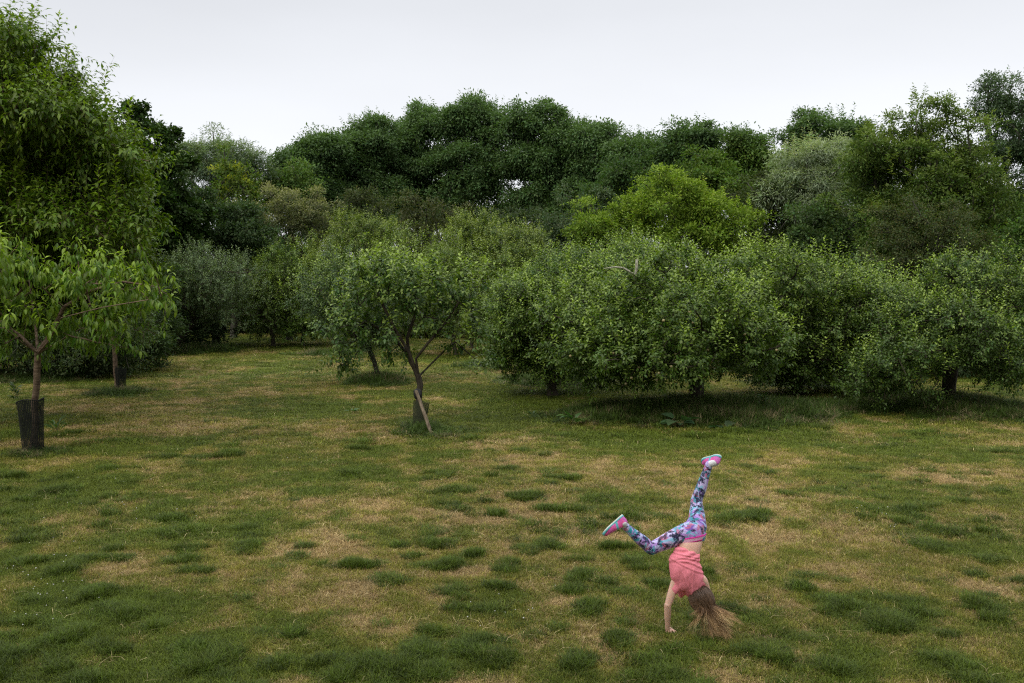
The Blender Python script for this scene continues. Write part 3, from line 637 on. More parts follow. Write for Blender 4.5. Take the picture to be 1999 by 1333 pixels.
# the cherry trees on the left
D1 = float(G(65, 885)[1])
fk = At(74, 690, D1)
CH = (0.080, 0.145, 0.012); CHY = (0.24, 0.34, 0.03)
orchard_tree('cherry_tree', 'young cherry tree with long drooping bright green leaves rising out of a black mesh sleeve', (68, 880), D1,
    [(60, 560, 120, 60), (-60, 570, 110, 90), (180, 560, 90, 50), (250, 560, 90, 50), (310, 580, 45, 30), (60, 640, 120, 45), (210, 640, 60, 45), (-10, 500, 70, 45), (240, 690, 35, 22)],
    340, CH, CHY, 91, dens=1.0, fork_z=float(fk[2]), fork_xy=fk[:2], trunk_r=0.055, per=12, leaf=0.145, twig=0.27, upshoots=60, up_len=0.42, zmin=0.9, kind='long', aspect=0.34, droop=1.35, shell=0.4,
    sag=-0.04, bark=M_BARK_CHERRY, gravity=0.2, wlen=0.1, up_r=0.85, lump=0.35,
    limb_px=[[(100, 650), (125, 600), (170, 570), (240, 550), (310, 560)], [(95, 665, -.4), (120, 620, -.8), (200, 600, -1.2), (290, 585, -1.4)], [(70, 640, .5), (60, 570, .8), (50, 500, 1)], [(40, 655), (-10, 620, .2), (-60, 580, .3)], [(45, 670, -.5), (10, 640, -1), (-50, 640, -1.4)], [(110, 670, .3), (160, 640, .6), (220, 650, .8)]])
orchard_tree('cherry_tree', 'small cherry tree half hidden behind the drooping young cherry, its foot in a dark sleeve', (228, 762), float(G(228, 762)[1]),
    [(215, 610, 80, 50), (150, 620, 60, 45), (270, 620, 50, 45), (240, 560, 60, 45)],
    420, (0.075, 0.125, 0.028), (0.16, 0.22, 0.05), 92, fork_z=1.5, trunk_r=0.06, per=11, leaf=0.13, twig=0.28, upshoots=20, zmin=1.0, kind='near', aspect=0.36, droop=0.8, bark=M_BARK_CHERRY, gravity=0.2)
D2 = 21.0
qb = At(-150, 700, D2); qb[2] = 0
_r = np.random.default_rng(17); BOUGHS = [(40, 330, 80, 150, 1.5), (-60, 300, 90, 200, 1.0), (120, 430, 110, 120, 1.5), (-10, 140, 50, 70, .5)]
for yy, xe in [(70, 45), (105, 75), (140, 120), (165, 165), (200, 150), (235, 195), (270, 230), (300, 262), (335, 250), (370, 292), (400, 262), (430, 305), (465, 285), (500, 305), (540, 260), (585, 240), (620, 200)]:
    x_ = xe - 62
    for q in range(4):
        if x_ < -170: break
        BOUGHS.append((x_ + _r.normal(0, 12), yy + 14 + _r.normal(0, 14) - 10 * q, _r.uniform(55, 82), _r.uniform(20, 32), _r.uniform(-2.6, 0.6)))
        x_ -= _r.uniform(95, 130)
orchard_tree('cherry_tree', 'tall mature cherry tree filling the upper left corner', None, D2,
    BOUGHS,
    6800, (0.080, 0.135, 0.011), (0.19, 0.27, 0.02), 93, fork_z=1.9, trunk_r=0.24, per=13, leaf=0.155, twig=0.44, upshoots=170, up_len=0.9, zmin=1.6, kind='near', aspect=0.44, droop=0.5, bark=M_BARK_CHERRY,
    base=qb, lean=0.3, shell=0.2, gravity=0.02, lump=0.3, tip_r=0.006)
# bird-size dark trees far left behind, closing the hedge line
wood('hawthorn_bush', 'dark hedge bush in the deep shade below the big cherry', 60, 30, [(60, 620, 130, 60), (-80, 620, 120, 60), (190, 600, 90, 55)], (0.04, 0.06, 0.02), seed=57, n_attr=150, leaf_per=160, leaf=0.1, clump=0.45, trunk_r=0.1, step=0.9, tip_r=0.012, cat='shrub')
wood('hawthorn_bush', 'dark bush at the left behind the small forked apple tree', 300, 45, [(280, 560, 90, 65), (370, 590, 90, 50)], (0.045, 0.07, 0.024), seed=58, n_attr=110, leaf_per=160, leaf=0.13, clump=0.55, trunk_r=0.1, step=0.9, tip_r=0.012, cat='shrub')
wood('hawthorn_bush', 'dark bush closing the far end of the mown path', 480, 62, [(470, 590, 80, 40), (560, 600, 90, 36), (640, 590, 80, 50)], (0.055, 0.085, 0.025), seed=59, n_attr=110, leaf_per=160, leaf=0.16, clump=0.6, trunk_r=0.1, step=0.9, tip_r=0.012, cat='shrub')
wood('hawthorn_bush', 'dark bush low behind the large apple tree', 1300, 33, [(1120, 650, 120, 55), (1260, 650, 150, 60), (1450, 650, 140, 60), (1600, 660, 90, 50)], (0.04, 0.065, 0.022), seed=60, n_attr=130, leaf_per=160, leaf=0.12, clump=0.5, trunk_r=0.1, step=0.9, tip_r=0.012, cat='shrub')
wood('hawthorn_bush', 'dark bush low behind the rightmost apple tree', 1820, 31, [(1720, 640, 120, 60), (1900, 620, 140, 70)], (0.04, 0.065, 0.022), seed=65, n_attr=130, leaf_per=160, leaf=0.12, clump=0.5, trunk_r=0.1, step=0.9, tip_r=0.012, cat='shrub')

wood('sycamore_tree', 'dark tree standing behind the mature cherry at the left edge', 90, 40, [(60, 330, 150, 110), (160, 440, 150, 120), (0, 520, 150, 90), (120, 250, 90, 80)], SYC, seed=101, n_attr=260, leaf_per=170, leaf=0.2, aspect=0.7, clump=0.7, trunk_r=0.25, step=1.2, tip_r=0.02)
wood('elder_bush', 'dark bush behind the hidden small cherry at left', 190, 33, [(180, 590, 110, 75), (260, 610, 80, 60)], (0.04, 0.066, 0.02), seed=102, n_attr=130, leaf_per=160, leaf=0.11, clump=0.45, trunk_r=0.1, step=0.9, tip_r=0.012, cat='shrub')
wood('elder_bush', 'dark bush under the narrow sycamore', 320, 39, [(270, 560, 60, 60), (250, 600, 60, 45)], (0.04, 0.066, 0.02), seed=103, n_attr=130, leaf_per=160, leaf=0.13, clump=0.5, trunk_r=0.1, step=0.9, tip_r=0.012, cat='shrub')
wood('hazel_bush', 'dark hazel thicket behind the brownish round shrub tree', 1780, 44, [(1700, 520, 110, 70), (1850, 500, 120, 90), (1960, 540, 110, 80), (1900, 420, 90, 70)], (0.036, 0.06, 0.018), seed=104, n_attr=260, leaf_per=170, leaf=0.16, clump=0.65, trunk_r=0.12, step=1.1, tip_r=0.012, cat='shrub')
wood('hazel_bush', 'dark hazel thicket below the silver willow behind the orchard', 1560, 50, [(1540, 520, 110, 60), (1650, 500, 90, 80), (1450, 530, 100, 50)], (0.036, 0.06, 0.018), seed=105, n_attr=200, leaf_per=170, leaf=0.17, clump=0.65, trunk_r=0.12, step=1.1, tip_r=0.012, cat='shrub')
wood('holly_tree', 'dark tree filling behind the silver willow and the big spreading tree', 1680, 56, [(1650, 400, 90, 80), (1720, 470, 100, 90), (1560, 480, 90, 70)], (0.036, 0.06, 0.018), seed=106, n_attr=200, leaf_per=170, leaf=0.2, clump=0.75, trunk_r=0.16, step=1.2, tip_r=0.015)
wood('hawthorn_bush', 'long dark hedge bush at the foot of the wood in the centre', 900, 60, [(620, 480, 110, 60), (760, 475, 120, 60), (900, 510, 130, 60), (1040, 520, 130, 60), (1170, 510, 110, 60)], (0.04, 0.062, 0.02), seed=107, n_attr=260, leaf_per=170, leaf=0.2, clump=0.75, trunk_r=0.12, step=1.2, tip_r=0.012, cat='shrub')
wood('hawthorn_bush', 'far dark hedge bush behind the small forked apple tree at left', 420, 58, [(300, 500, 110, 70), (430, 510, 110, 60), (530, 520, 90, 50)], (0.04, 0.062, 0.02), seed=108, n_attr=200, leaf_per=170, leaf=0.2, clump=0.75, trunk_r=0.12, step=1.2, tip_r=0.012, cat='shrub')
for k, (bx, by, lab) in enumerate([(-25, -8, 'added tall shade tree furthest left of the row behind the viewpoint'), (-17, -9, 'added tall shade tree second from the left behind the viewpoint'), (-9, -9, 'added tall shade tree just left behind the viewpoint'),
                                   (-1, -9.5, 'added tall shade tree straight behind the viewpoint'), (7, -9, 'added tall shade tree right behind the viewpoint'), (15, -8, 'added tall shade tree furthest right of the row behind the viewpoint')]):
    make_tree('added_shade_tree', lab, (bx, by, 0), 10, None, MIDG, lobes_world=[[bx, by, 9, 4.8, 4.2, 5], [bx + 1, by - .5, 15, 4.4, 3.8, 4.6], [bx - 1, by, 5, 4.4, 3.4, 3]], seed=200 + k, n_attr=330, leaf_per=80, leaf=0.34, clump=1.0, trunk_r=0.3, step=1.4, tip_r=0.02, group='unseen shade trees added behind the viewpoint')  # out-of-view row, added to shade the near grass
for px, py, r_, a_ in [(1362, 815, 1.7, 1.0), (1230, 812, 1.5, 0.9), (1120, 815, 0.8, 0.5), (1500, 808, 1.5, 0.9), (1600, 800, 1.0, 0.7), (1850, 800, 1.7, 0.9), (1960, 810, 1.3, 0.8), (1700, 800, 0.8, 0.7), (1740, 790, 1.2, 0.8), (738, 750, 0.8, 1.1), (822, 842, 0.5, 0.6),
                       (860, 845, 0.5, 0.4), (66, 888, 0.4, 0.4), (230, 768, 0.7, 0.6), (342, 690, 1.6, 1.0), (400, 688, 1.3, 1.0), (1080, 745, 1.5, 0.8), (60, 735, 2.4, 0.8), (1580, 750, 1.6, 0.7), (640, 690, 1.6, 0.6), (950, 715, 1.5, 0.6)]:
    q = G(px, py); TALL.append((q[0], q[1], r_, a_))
#PART2
# ------------------------------------------------------------------ ground sheet
def spaced():
    xs = np.concatenate([-np.geomspace(400, 30, 18), np.arange(-28, -13, 0.5), np.arange(-13, 13.01, 0.07), np.arange(13.5, 28.1, 0.5), np.geomspace(30, 400, 18)])
    ys = np.concatenate([np.arange(-30, 5.5, 1.5), np.arange(6, 24, 0.07), np.arange(24, 60, 0.3), np.geomspace(60, 600, 24)])
    return np.unique(xs), np.unique(ys)
xs, ys = spaced()
X, Y = np.meshgrid(xs, ys); xf, yf = X.ravel(), Y.ravel()
gd, gt, gl, gb = fields(xf, yf)
Z = ground_z(xf, yf) + 0.03 * gt + 0.04 * gl - 0.01 * gb
nx_, ny_ = len(xs), len(ys)
ii = (np.arange(ny_ - 1)[:, None] * nx_ + np.arange(nx_ - 1)[None]).ravel()
gf = np.stack([ii, ii + 1, ii + 1 + nx_, ii + nx_], 1)
m, t, o = mat_new('turf_soil')
a = attr_node(t, 'turf')                         # r: dryness, g: lush, b: bare soil
sep = t.nodes.new('ShaderNodeSeparateColor'); t.links.new(a.outputs['Color'], sep.inputs[0])
g_ = t.nodes.new('ShaderNodeTexCoord')
def tnoise(scale, detail=8, rough=0.7):
    n = t.nodes.new('ShaderNodeTexNoise'); n.inputs['Scale'].default_value = scale; n.inputs['Detail'].default_value = detail
    n.inputs['Roughness'].default_value = rough; t.links.new(g_.outputs['Object'], n.inputs['Vector']); return n
n1 = tnoise(9); n2 = tnoise(70, 4)
def mixc(f, c1, c2):
    x = t.nodes.new('ShaderNodeMixRGB')
    for s, v in ((0, f), (1, c1), (2, c2)):
        if isinstance(v, (tuple, float)): x.inputs[s].default_value = v
        else: t.links.new(v, x.inputs[s])
    return x.outputs[0]
straw = mixc(n2.outputs[0], (0.12, 0.075, 0.028, 1), (0.30, 0.22, 0.095, 1))
green = mixc(n2.outputs[0], (0.05, 0.06, 0.012, 1), (0.12, 0.14, 0.03, 1))
soil = mixc(n2.outputs[0], (0.05, 0.035, 0.022, 1), (0.13, 0.09, 0.06, 1))
ma = t.nodes.new('ShaderNodeMath'); ma.operation = 'ADD'; t.links.new(sep.outputs[0], ma.inputs[0])
mb_ = t.nodes.new('ShaderNodeMapRange'); mb_.inputs[1].default_value = 0.3; mb_.inputs[2].default_value = 0.7; mb_.inputs[3].default_value = -0.3; mb_.inputs[4].default_value = 0.3
t.links.new(n1.outputs[0], mb_.inputs[0]); t.links.new(mb_.outputs[0], ma.inputs[1]); ma.use_clamp = True
c = mixc(ma.outputs[0], green, straw); c = mixc(sep.outputs[2], c, soil)
p = t.nodes.new('ShaderNodeBsdfPrincipled'); p.inputs['Roughness'].default_value = 0.95; p.inputs['Specular IOR Level'].default_value = 0.1
b = t.nodes.new('ShaderNodeBump'); b.inputs['Strength'].default_value = 0.6; b.inputs['Distance'].default_value = 0.02
t.links.new(n2.outputs[0], b.inputs['Height']); t.links.new(b.outputs[0], p.inputs['Normal'])
t.links.new(c, p.inputs['Base Color']); t.links.new(p.outputs[0], o.inputs[0])
ground = mesh_obj('ground', np.stack([xf, yf, Z], 1), gf, m, attrs={'turf': np.stack([gd, gt, gb], 1)})
ground['kind'] = 'structure'

# ------------------------------------------------------------------ grass (instanced tufts of real blades)
def tuft_mesh(name, rng, nb, radius, h, lean, width, flop=0.0, curl=0.5):
    V = []; Fc = []; C = []
    for k in range(nb):
        r = radius * math.sqrt(rng.random()); a = rng.random() * 6.283
        x, y = r * math.cos(a), r * math.sin(a)
        hh = h * rng.uniform(0.45, 1.15); la = rng.random() * 6.283; ln = lean * rng.uniform(0.2, 1.3)
        dx, dy = math.cos(la) * ln, math.sin(la) * ln
        wx, wy = -math.sin(la) * width / 2, math.cos(la) * width / 2
        if rng.random() < 0.4:
            b_ = rng.random() * 6.283; wx, wy = math.cos(b_) * width / 2, math.sin(b_) * width / 2
        i = len(V); shade = rng.uniform(0.5, 1.5)
        for q, (tt, ws) in enumerate([(0, 1), (0.5, 0.8), (1.0, 0.0)]):
            bx = dx * hh * (tt ** 1.6); by = dy * hh * (tt ** 1.6)
            z = hh * (tt - curl * 0.5 * ln * tt * tt) - 0.004
            if ws > 0:
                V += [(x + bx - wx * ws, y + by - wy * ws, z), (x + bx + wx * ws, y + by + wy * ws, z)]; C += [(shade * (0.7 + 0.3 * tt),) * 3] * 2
            else: V += [(x + bx, y + by, max(z, 0.004))]; C += [(shade,) * 3]
        Fc += [(i, i + 1, i + 3, i + 2), (i + 2, i + 3, i + 4)]
    me = bpy.data.meshes.new(name); me.from_pydata(V, [], Fc); me.update()
    at = me.attributes.new('blade', 'FLOAT_COLOR', 'POINT')
    at.data.foreach_set('color', np.concatenate([np.array(C, dtype=np.float32), np.ones((len(V), 1), np.float32)], 1).ravel())
    return me

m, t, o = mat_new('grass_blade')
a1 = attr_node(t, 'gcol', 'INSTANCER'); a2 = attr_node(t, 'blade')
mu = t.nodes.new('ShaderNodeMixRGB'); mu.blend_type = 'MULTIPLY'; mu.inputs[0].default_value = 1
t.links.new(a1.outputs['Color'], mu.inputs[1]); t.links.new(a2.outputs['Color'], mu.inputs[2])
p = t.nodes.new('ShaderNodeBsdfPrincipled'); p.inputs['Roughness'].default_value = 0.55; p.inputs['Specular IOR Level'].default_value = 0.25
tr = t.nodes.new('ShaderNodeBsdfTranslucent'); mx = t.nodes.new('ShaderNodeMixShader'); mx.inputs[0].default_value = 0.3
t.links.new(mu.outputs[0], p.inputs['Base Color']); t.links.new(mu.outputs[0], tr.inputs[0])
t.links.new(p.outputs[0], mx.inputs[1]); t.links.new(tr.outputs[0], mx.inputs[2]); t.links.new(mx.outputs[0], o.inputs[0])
M_GRASS = m

rng = np.random.default_rng(5)
tuft_objs = []
def add_tuft(me):
    me.materials.append(M_GRASS); tuft_objs.append(bpy.data.objects.new(me.name, me))
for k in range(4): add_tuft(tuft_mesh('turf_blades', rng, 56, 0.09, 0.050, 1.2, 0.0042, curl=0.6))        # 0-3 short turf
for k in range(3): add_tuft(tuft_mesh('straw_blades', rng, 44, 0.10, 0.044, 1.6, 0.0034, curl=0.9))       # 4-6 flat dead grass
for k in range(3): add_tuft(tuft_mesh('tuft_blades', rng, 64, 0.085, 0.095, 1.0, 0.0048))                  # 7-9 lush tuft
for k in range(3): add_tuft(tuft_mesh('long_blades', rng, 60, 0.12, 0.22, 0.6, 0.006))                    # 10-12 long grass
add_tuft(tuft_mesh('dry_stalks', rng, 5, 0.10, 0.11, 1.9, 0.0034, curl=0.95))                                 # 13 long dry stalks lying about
gcoll = bpy.data.collections.new('grass_sources')
for i, ob in enumerate(tuft_objs): ob.name = 'blade_kind_%02d' % i; gcoll.objects.link(ob)

def scatter(n, y0, y1, marg=0.56):
    # uniform over the visible wedge
    u = rng.random(n); y = np.sqrt(y0 ** 2 + u * (y1 ** 2 - y0 ** 2)); x = (rng.random(n) * 2 - 1) * (marg * y + 3.2)
    return x, y
zones = [(4.6, 10.5, 62000, 1.0), (10.5, 17, 42000, 1.35), (17, 30, 42000, 1.9), (30, 75, 40000, 3.4)]
PX, PYs, VI, SCL, GC, HZ = [], [], [], [], [], []
for y0, y1, n, s in zones:
    x, y = scatter(n, y0, y1)
    d, tf, tl, b = fields(x, y)
    far = fbm(x, y, 5.0, 77, 3)
    r1 = rng.random(n)
    keep = rng.random(n) > 0.85 * b
    isdry = r1 < d * 0.95
    vi = np.where(isdry, 4 + rng.integers(0, 3, n), rng.integers(0, 4, n))
    lush = rng.random(n) < np.clip(tf * 1.2 - 0.02, 0, 0.8)
    vi = np.where(lush, 7 + rng.integers(0, 3, n), vi)
    stalk = (rng.random(n) < 0.007) & (~lush); vi = np.where(stalk, 13, vi)
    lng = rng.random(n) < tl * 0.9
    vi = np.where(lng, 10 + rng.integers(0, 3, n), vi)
    g0 = np.array([0.118, 0.162, 0.016]); g1 = np.array([0.28, 0.255, 0.040]); st = np.array([0.58, 0.45, 0.21]); st2 = np.array([0.36, 0.24, 0.095])
    lu = np.array([0.080, 0.125, 0.011]); lg = np.array([0.062, 0.105, 0.016])  # lg: long grass, darkened to paint in the shade under the crowns
    f = np.clip(d * 1.2 + 0.35 * (far - 0.4), 0, 1)[:, None]
    c = g0 * (1 - f) + g1 * f
    rs = rng.random(n)[:, None]
    c = np.where(isdry[:, None], st * rs + st2 * (1 - rs), c)
    c = np.where(lush[:, None], np.where(rng.random((n, 1)) < .25, g0 * .8, lu * (0.75 + 0.6 * rs)), c)
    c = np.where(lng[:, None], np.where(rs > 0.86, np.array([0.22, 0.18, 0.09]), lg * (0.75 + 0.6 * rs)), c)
    c = np.where((stalk & ~lng)[:, None], np.array([0.62, 0.50, 0.26]), c)
    c = c * rng.uniform(0.65, 1.38, (n, 1)) * (0.82 + 0.36 * fbm(x, y, 2.2, 91, 3))[:, None]
    hz = np.ones(n) * rng.uniform(0.8, 1.25, n) * (1.0 / s ** 0.55)
    hz = np.where(lush, rng.uniform(0.5, 1.05, n) * np.clip(tf + 0.25, 0.4, 1.05) / s ** 0.3, hz)
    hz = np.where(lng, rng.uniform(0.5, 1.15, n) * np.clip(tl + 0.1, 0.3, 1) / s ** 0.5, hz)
    # a strip round the feet of the hands stays short
    PX.append(x[keep]); PYs.append(y[keep]); VI.append(vi[keep]); SCL.append(np.full(n, s)[keep]); GC.append(c[keep]); HZ.append((hz)[keep])
x = np.concatenate(PX); y = np.concatenate(PYs); vi = np.concatenate(VI); s = np.concatenate(SCL); gc = np.concatenate(GC); hz = np.concatenate(HZ)
_, tf, tl, b = fields(x, y)
# exact height of the ground sheet under each root (bilinear on its grid)
Zg = Z.reshape(ny_, nx_)
ix = np.clip(np.searchsorted(xs, x) - 1, 0, nx_ - 2); iy = np.clip(np.searchsorted(ys, y) - 1, 0, ny_ - 2)
fx = (x - xs[ix]) / (xs[ix + 1] - xs[ix]); fy = (y - ys[iy]) / (ys[iy + 1] - ys[iy])
z = (Zg[iy, ix] * (1 - fx) + Zg[iy, ix + 1] * fx) * (1 - fy) + (Zg[iy + 1, ix] * (1 - fx) + Zg[iy + 1, ix + 1] * fx) * fy
n = len(x)
me = bpy.data.meshes.new('grass'); me.vertices.add(n)
me.vertices.foreach_set('co', np.stack([x, y, z], 1).astype(np.float32).ravel())
at = me.attributes.new('gcol', 'FLOAT_COLOR', 'POINT'); at.data.foreach_set('color', np.concatenate([gc, np.ones((n, 1))], 1).astype(np.float32).ravel())
at = me.attributes.new('vid', 'INT', 'POINT'); at.data.foreach_set('value', vi.astype(np.int32))
at = me.attributes.new('rot', 'FLOAT_VECTOR', 'POINT')
rt = np.stack([rng.normal(0, 0.08, n), rng.normal(0, 0.08, n), rng.random(n) * 6.283], 1); at.data.foreach_set('vector', rt.astype(np.float32).ravel())
at = me.attributes.new('scl', 'FLOAT_VECTOR', 'POINT')
at.data.foreach_set('vector', np.stack([s, s, s * hz], 1).astype(np.float32).ravel())
me.materials.append(M_GRASS)
grass = bpy.data.objects.new('grass', me); COL.objects.link(grass)
tag(grass, 'patchy mown grass with dry straw coloured areas and dark green tufts', 'grass', kind='stuff')
ng = bpy.data.node_groups.new('grass_tufts', 'GeometryNodeTree')
ng.interface.new_socket('Geometry', in_out='INPUT', socket_type='NodeSocketGeometry')
ng.interface.new_socket('Geometry', in_out='OUTPUT', socket_type='NodeSocketGeometry')
gi = ng.nodes.new('NodeGroupInput'); go = ng.nodes.new('NodeGroupOutput')
ci = ng.nodes.new('GeometryNodeCollectionInfo'); ci.inputs['Collection'].default_value = gcoll
ci.inputs['Separate Children'].default_value = True; ci.inputs['Reset Children'].default_value = True
iop = ng.nodes.new('GeometryNodeInstanceOnPoints'); iop.inputs['Pick Instance'].default_value = True
def named(nm, typ):
    q = ng.nodes.new('GeometryNodeInputNamedAttribute'); q.data_type = typ; q.inputs['Name'].default_value = nm
    return [s_ for s_ in q.outputs if s_.enabled and s_.name == 'Attribute'][0]
e2r = ng.nodes.new('FunctionNodeEulerToRotation')
ng.links.new(named('rot', 'FLOAT_VECTOR'), e2r.inputs[0]); ng.links.new(e2r.outputs[0], iop.inputs['Rotation'])
ng.links.new(named('vid', 'INT'), iop.inputs['Instance Index']); ng.links.new(named('scl', 'FLOAT_VECTOR'), iop.inputs['Scale'])
ng.links.new(gi.outputs[0], iop.inputs['Points']); ng.links.new(ci.outputs[0], iop.inputs['Instance'])
ng.links.new(iop.outputs[0], go.inputs[0])
md = grass.modifiers.new('tufts', 'NODES'); md.node_group = ng

# white clover heads
def clover():
    V = []; Fc = []
    ico = bpy.data.meshes.new('tmp'); import bmesh
    bm = bmesh.new(); bmesh.ops.create_icosphere(bm, subdivisions=1, radius=0.0065); bm.to_mesh(ico); bm.free()
    iv = np.array([v.co[:] for v in ico.vertices]); fv = np.array([p_.vertices[:] for p_ in ico.polygons])
    spots = [(40, 1110, 60), (60, 1080, 60), (30, 1200, 50), (100, 1030, 60), (300, 1010, 60), (640, 900, 80), (1000, 1190, 60), (180, 930, 60), (80, 1160, 50), (1700, 1020, 40)]
    pts = []
    for px, py, r_ in spots:
        for k in range(12):
            q = G(px + rng.normal(0, r_), py + rng.normal(0, r_ * 0.4)); pts.append((q[0], q[1], float(ground_z(q[0], q[1])) + 0.035 + 0.02 * rng.random()))
    P_ = np.array(pts); n_ = len(P_); sc = rng.uniform(0.6, 1.1, n_)
    V = (P_[:, None] + iv[None] * sc[:, None, None]).reshape(-1, 3); Fa = (fv[None] + (np.arange(n_) * len(iv))[:, None, None]).reshape(-1, 3)
    return mesh_obj('clover', V, Fa, noise_material('clover_white', (0.45, 0.45, 0.40), (0.65, 0.64, 0.6), 200))
tag(clover(), 'tiny white clover heads dotted through the grass', 'clover', kind='stuff')

# ------------------------------------------------------------------ weeds
def weed(name, label, px, py, nl, ln, wd, cat='plant', col=(0.05, 0.10, 0.025), up=0.7, seed=3, stem=0.0):
    r = np.random.default_rng(seed); q = gpt(px, py); root = thing(name, label, cat, q)
    a = np.arange(nl) * 2.4 + r.random(nl); el_ = r.uniform(0.25, 1.1, nl) * up
    D_ = np.stack([np.cos(a) * np.cos(el_), np.sin(a) * np.cos(el_), np.sin(el_)], 1)
    L_ = ln * r.uniform(0.6, 1.15, nl); hz_ = r.random(nl) * stem
    P_ = np.stack([D_[:, 0] * 0.02, D_[:, 1] * 0.02, hz_], 1)
    sten = D_ * (L_ * 0.35)[:, None]
    V, Fa, C = leaves(P_ + sten, D_, np.tile([[0, 0, 1.0]], (nl, 1)) + r.normal(0, .2, (nl, 3)), L_, L_ * wd, vary(col, nl, r, 0.2), 'long')
    mesh_obj('leaves', V, Fa, M_LEAF, root, {'leafcol': C})
    sv = []; sf = []
    for k in range(nl):
        i = len(sv); p0 = P_[k]; p1 = P_[k] + sten[k]
        for pp in (p0, p1):
            for j in range(3): sv.append((pp[0] + 0.004 * math.cos(j * 2.09), pp[1] + 0.004 * math.sin(j * 2.09), pp[2]))
        for j in range(3): sf.append((i + j, i + (j + 1) % 3, i + 3 + (j + 1) % 3, i + 3 + j))
    if stem:
        i = len(sv)
        for zz in (0, stem):
            for j in range(4): sv.append((0.006 * math.cos(j * 1.57), 0.006 * math.sin(j * 1.57), zz))
        for j in range(4): sf.append((i + j, i + (j + 1) % 4, i + 4 + (j + 1) % 4, i + 4 + j))
    mesh_obj('stalks', sv, sf, noise_material('weed_stalk', (0.06, 0.08, 0.02), (0.13, 0.10, 0.05), 30), root)
    return root
weed('dock_plant', 'broad leaved dock growing right of the black mesh sleeve', 112, 845, 16, 0.20, 0.34, seed=4, stem=0.14, up=1.0)
weed('dock_plant', 'broad leaved dock standing at the left end of the grassy mound', 1118, 832, 18, 0.24, 0.36, seed=5, stem=0.16, up=1.0)
weed('dock_plant', 'small dock rosette further left of the grassy mound', 1040, 812, 12, 0.14, 0.36, seed=6, up=0.9)
weed('dock_plant', 'low dock rosette in open grass left of the staked young tree', 688, 804, 12, 0.15, 0.34, seed=7, up=0.8)
weed('burdock_plant', 'burdock with very large leaves in the shade at the foot of the big trunk', 1325, 835, 12, 0.42, 0.62, col=(0.05, 0.095, 0.04), seed=8, up=0.6, stem=0.1)
weed('burdock_plant', 'pair of large grey green leaves low on the right of the big trunk', 1412, 842, 7, 0.30, 0.6, col=(0.045, 0.08, 0.035), seed=9, up=0.5)
weed('nettle_plant', 'dark nettle clump right of the stout trunk of the rightmost apple tree', 1910, 808, 60, 0.10, 0.5, col=(0.035, 0.07, 0.02), seed=10, stem=0.5, up=1.0)
weed('nettle_plant', 'dark leafy nettle shoots right of the big leaning trunk', 1490, 812, 60, 0.11, 0.45, col=(0.035, 0.075, 0.02), seed=12, stem=0.38, up=1.0)
weed('nettle_plant', 'nettle shoots in long grass under the left cherry trees', 30, 780, 50, 0.14, 0.4, col=(0.045, 0.08, 0.02), seed=13, stem=0.35, up=1.0)

# ------------------------------------------------------------------ mesh sleeves, stake and tie
def netting(name, c1, c2, cells=(48, 70), open_=0.44):
    m, t, o = mat_new(name)
    u = t.nodes.new('ShaderNodeUVMap'); mp_ = t.nodes.new('ShaderNodeMapping'); mp_.inputs['Scale'].default_value = (cells[0], cells[1], 1)
    s_ = t.nodes.new('ShaderNodeSeparateXYZ'); t.links.new(u.outputs[0], mp_.inputs[0]); t.links.new(mp_.outputs[0], s_.inputs[0])
    vals = []
    for k in (0, 1):
        fr = t.nodes.new('ShaderNodeMath'); fr.operation = 'FRACT'; t.links.new(s_.outputs[k], fr.inputs[0])
        gt_ = t.nodes.new('ShaderNodeMath'); gt_.operation = 'LESS_THAN'; gt_.inputs[1].default_value = open_; t.links.new(fr.outputs[0], gt_.inputs[0]); vals.append(gt_)
    mxm = t.nodes.new('ShaderNodeMath'); mxm.operation = 'MAXIMUM'; t.links.new(vals[0].outputs[0], mxm.inputs[0]); t.links.new(vals[1].outputs[0], mxm.inputs[1])
    n = t.nodes.new('ShaderNodeTexNoise'); n.inputs['Scale'].default_value = 9; r = t.nodes.new('ShaderNodeValToRGB')
    r.color_ramp.elements[0].color = (*c1, 1); r.color_ramp.elements[1].color = (*c2, 1)
    g2 = t.nodes.new('ShaderNodeTexCoord'); t.links.new(g2.outputs['Object'], n.inputs['Vector']); t.links.new(n.outputs[0], r.inputs[0])
    p = t.nodes.new('ShaderNodeBsdfPrincipled'); p.inputs['Roughness'].default_value = 0.8; p.inputs['Specular IOR Level'].default_value = 0.1; t.links.new(r.outputs[0], p.inputs['Base Color'])
    tp = t.nodes.new('ShaderNodeBsdfTransparent'); x_ = t.nodes.new('ShaderNodeMixShader')
    t.links.new(mxm.outputs[0], x_.inputs[0]); t.links.new(tp.outputs[0], x_.inputs[1]); t.links.new(p.outputs[0], x_.inputs[2]); t.links.new(x_.outputs[0], o.inputs[0])
    return m
M_NET = netting('black_netting', (0.006, 0.007, 0.006), (0.018, 0.020, 0.016))
M_NETG = netting('green_netting', (0.022, 0.028, 0.016), (0.06, 0.066, 0.036))
M_BLACK = noise_material('black_plastic', (0.010, 0.010, 0.011), (0.024, 0.024, 0.026), 20, rough=0.5)
M_WOOD = noise_material('weathered_wood', (0.08, 0.06, 0.04), (0.24, 0.19, 0.13), 22, stretch=(1, 1, 0.12), bump=0.4)
M_STONE = noise_material('pale_chalk', (0.28, 0.27, 0.25), (0.5, 0.49, 0.46), 20)

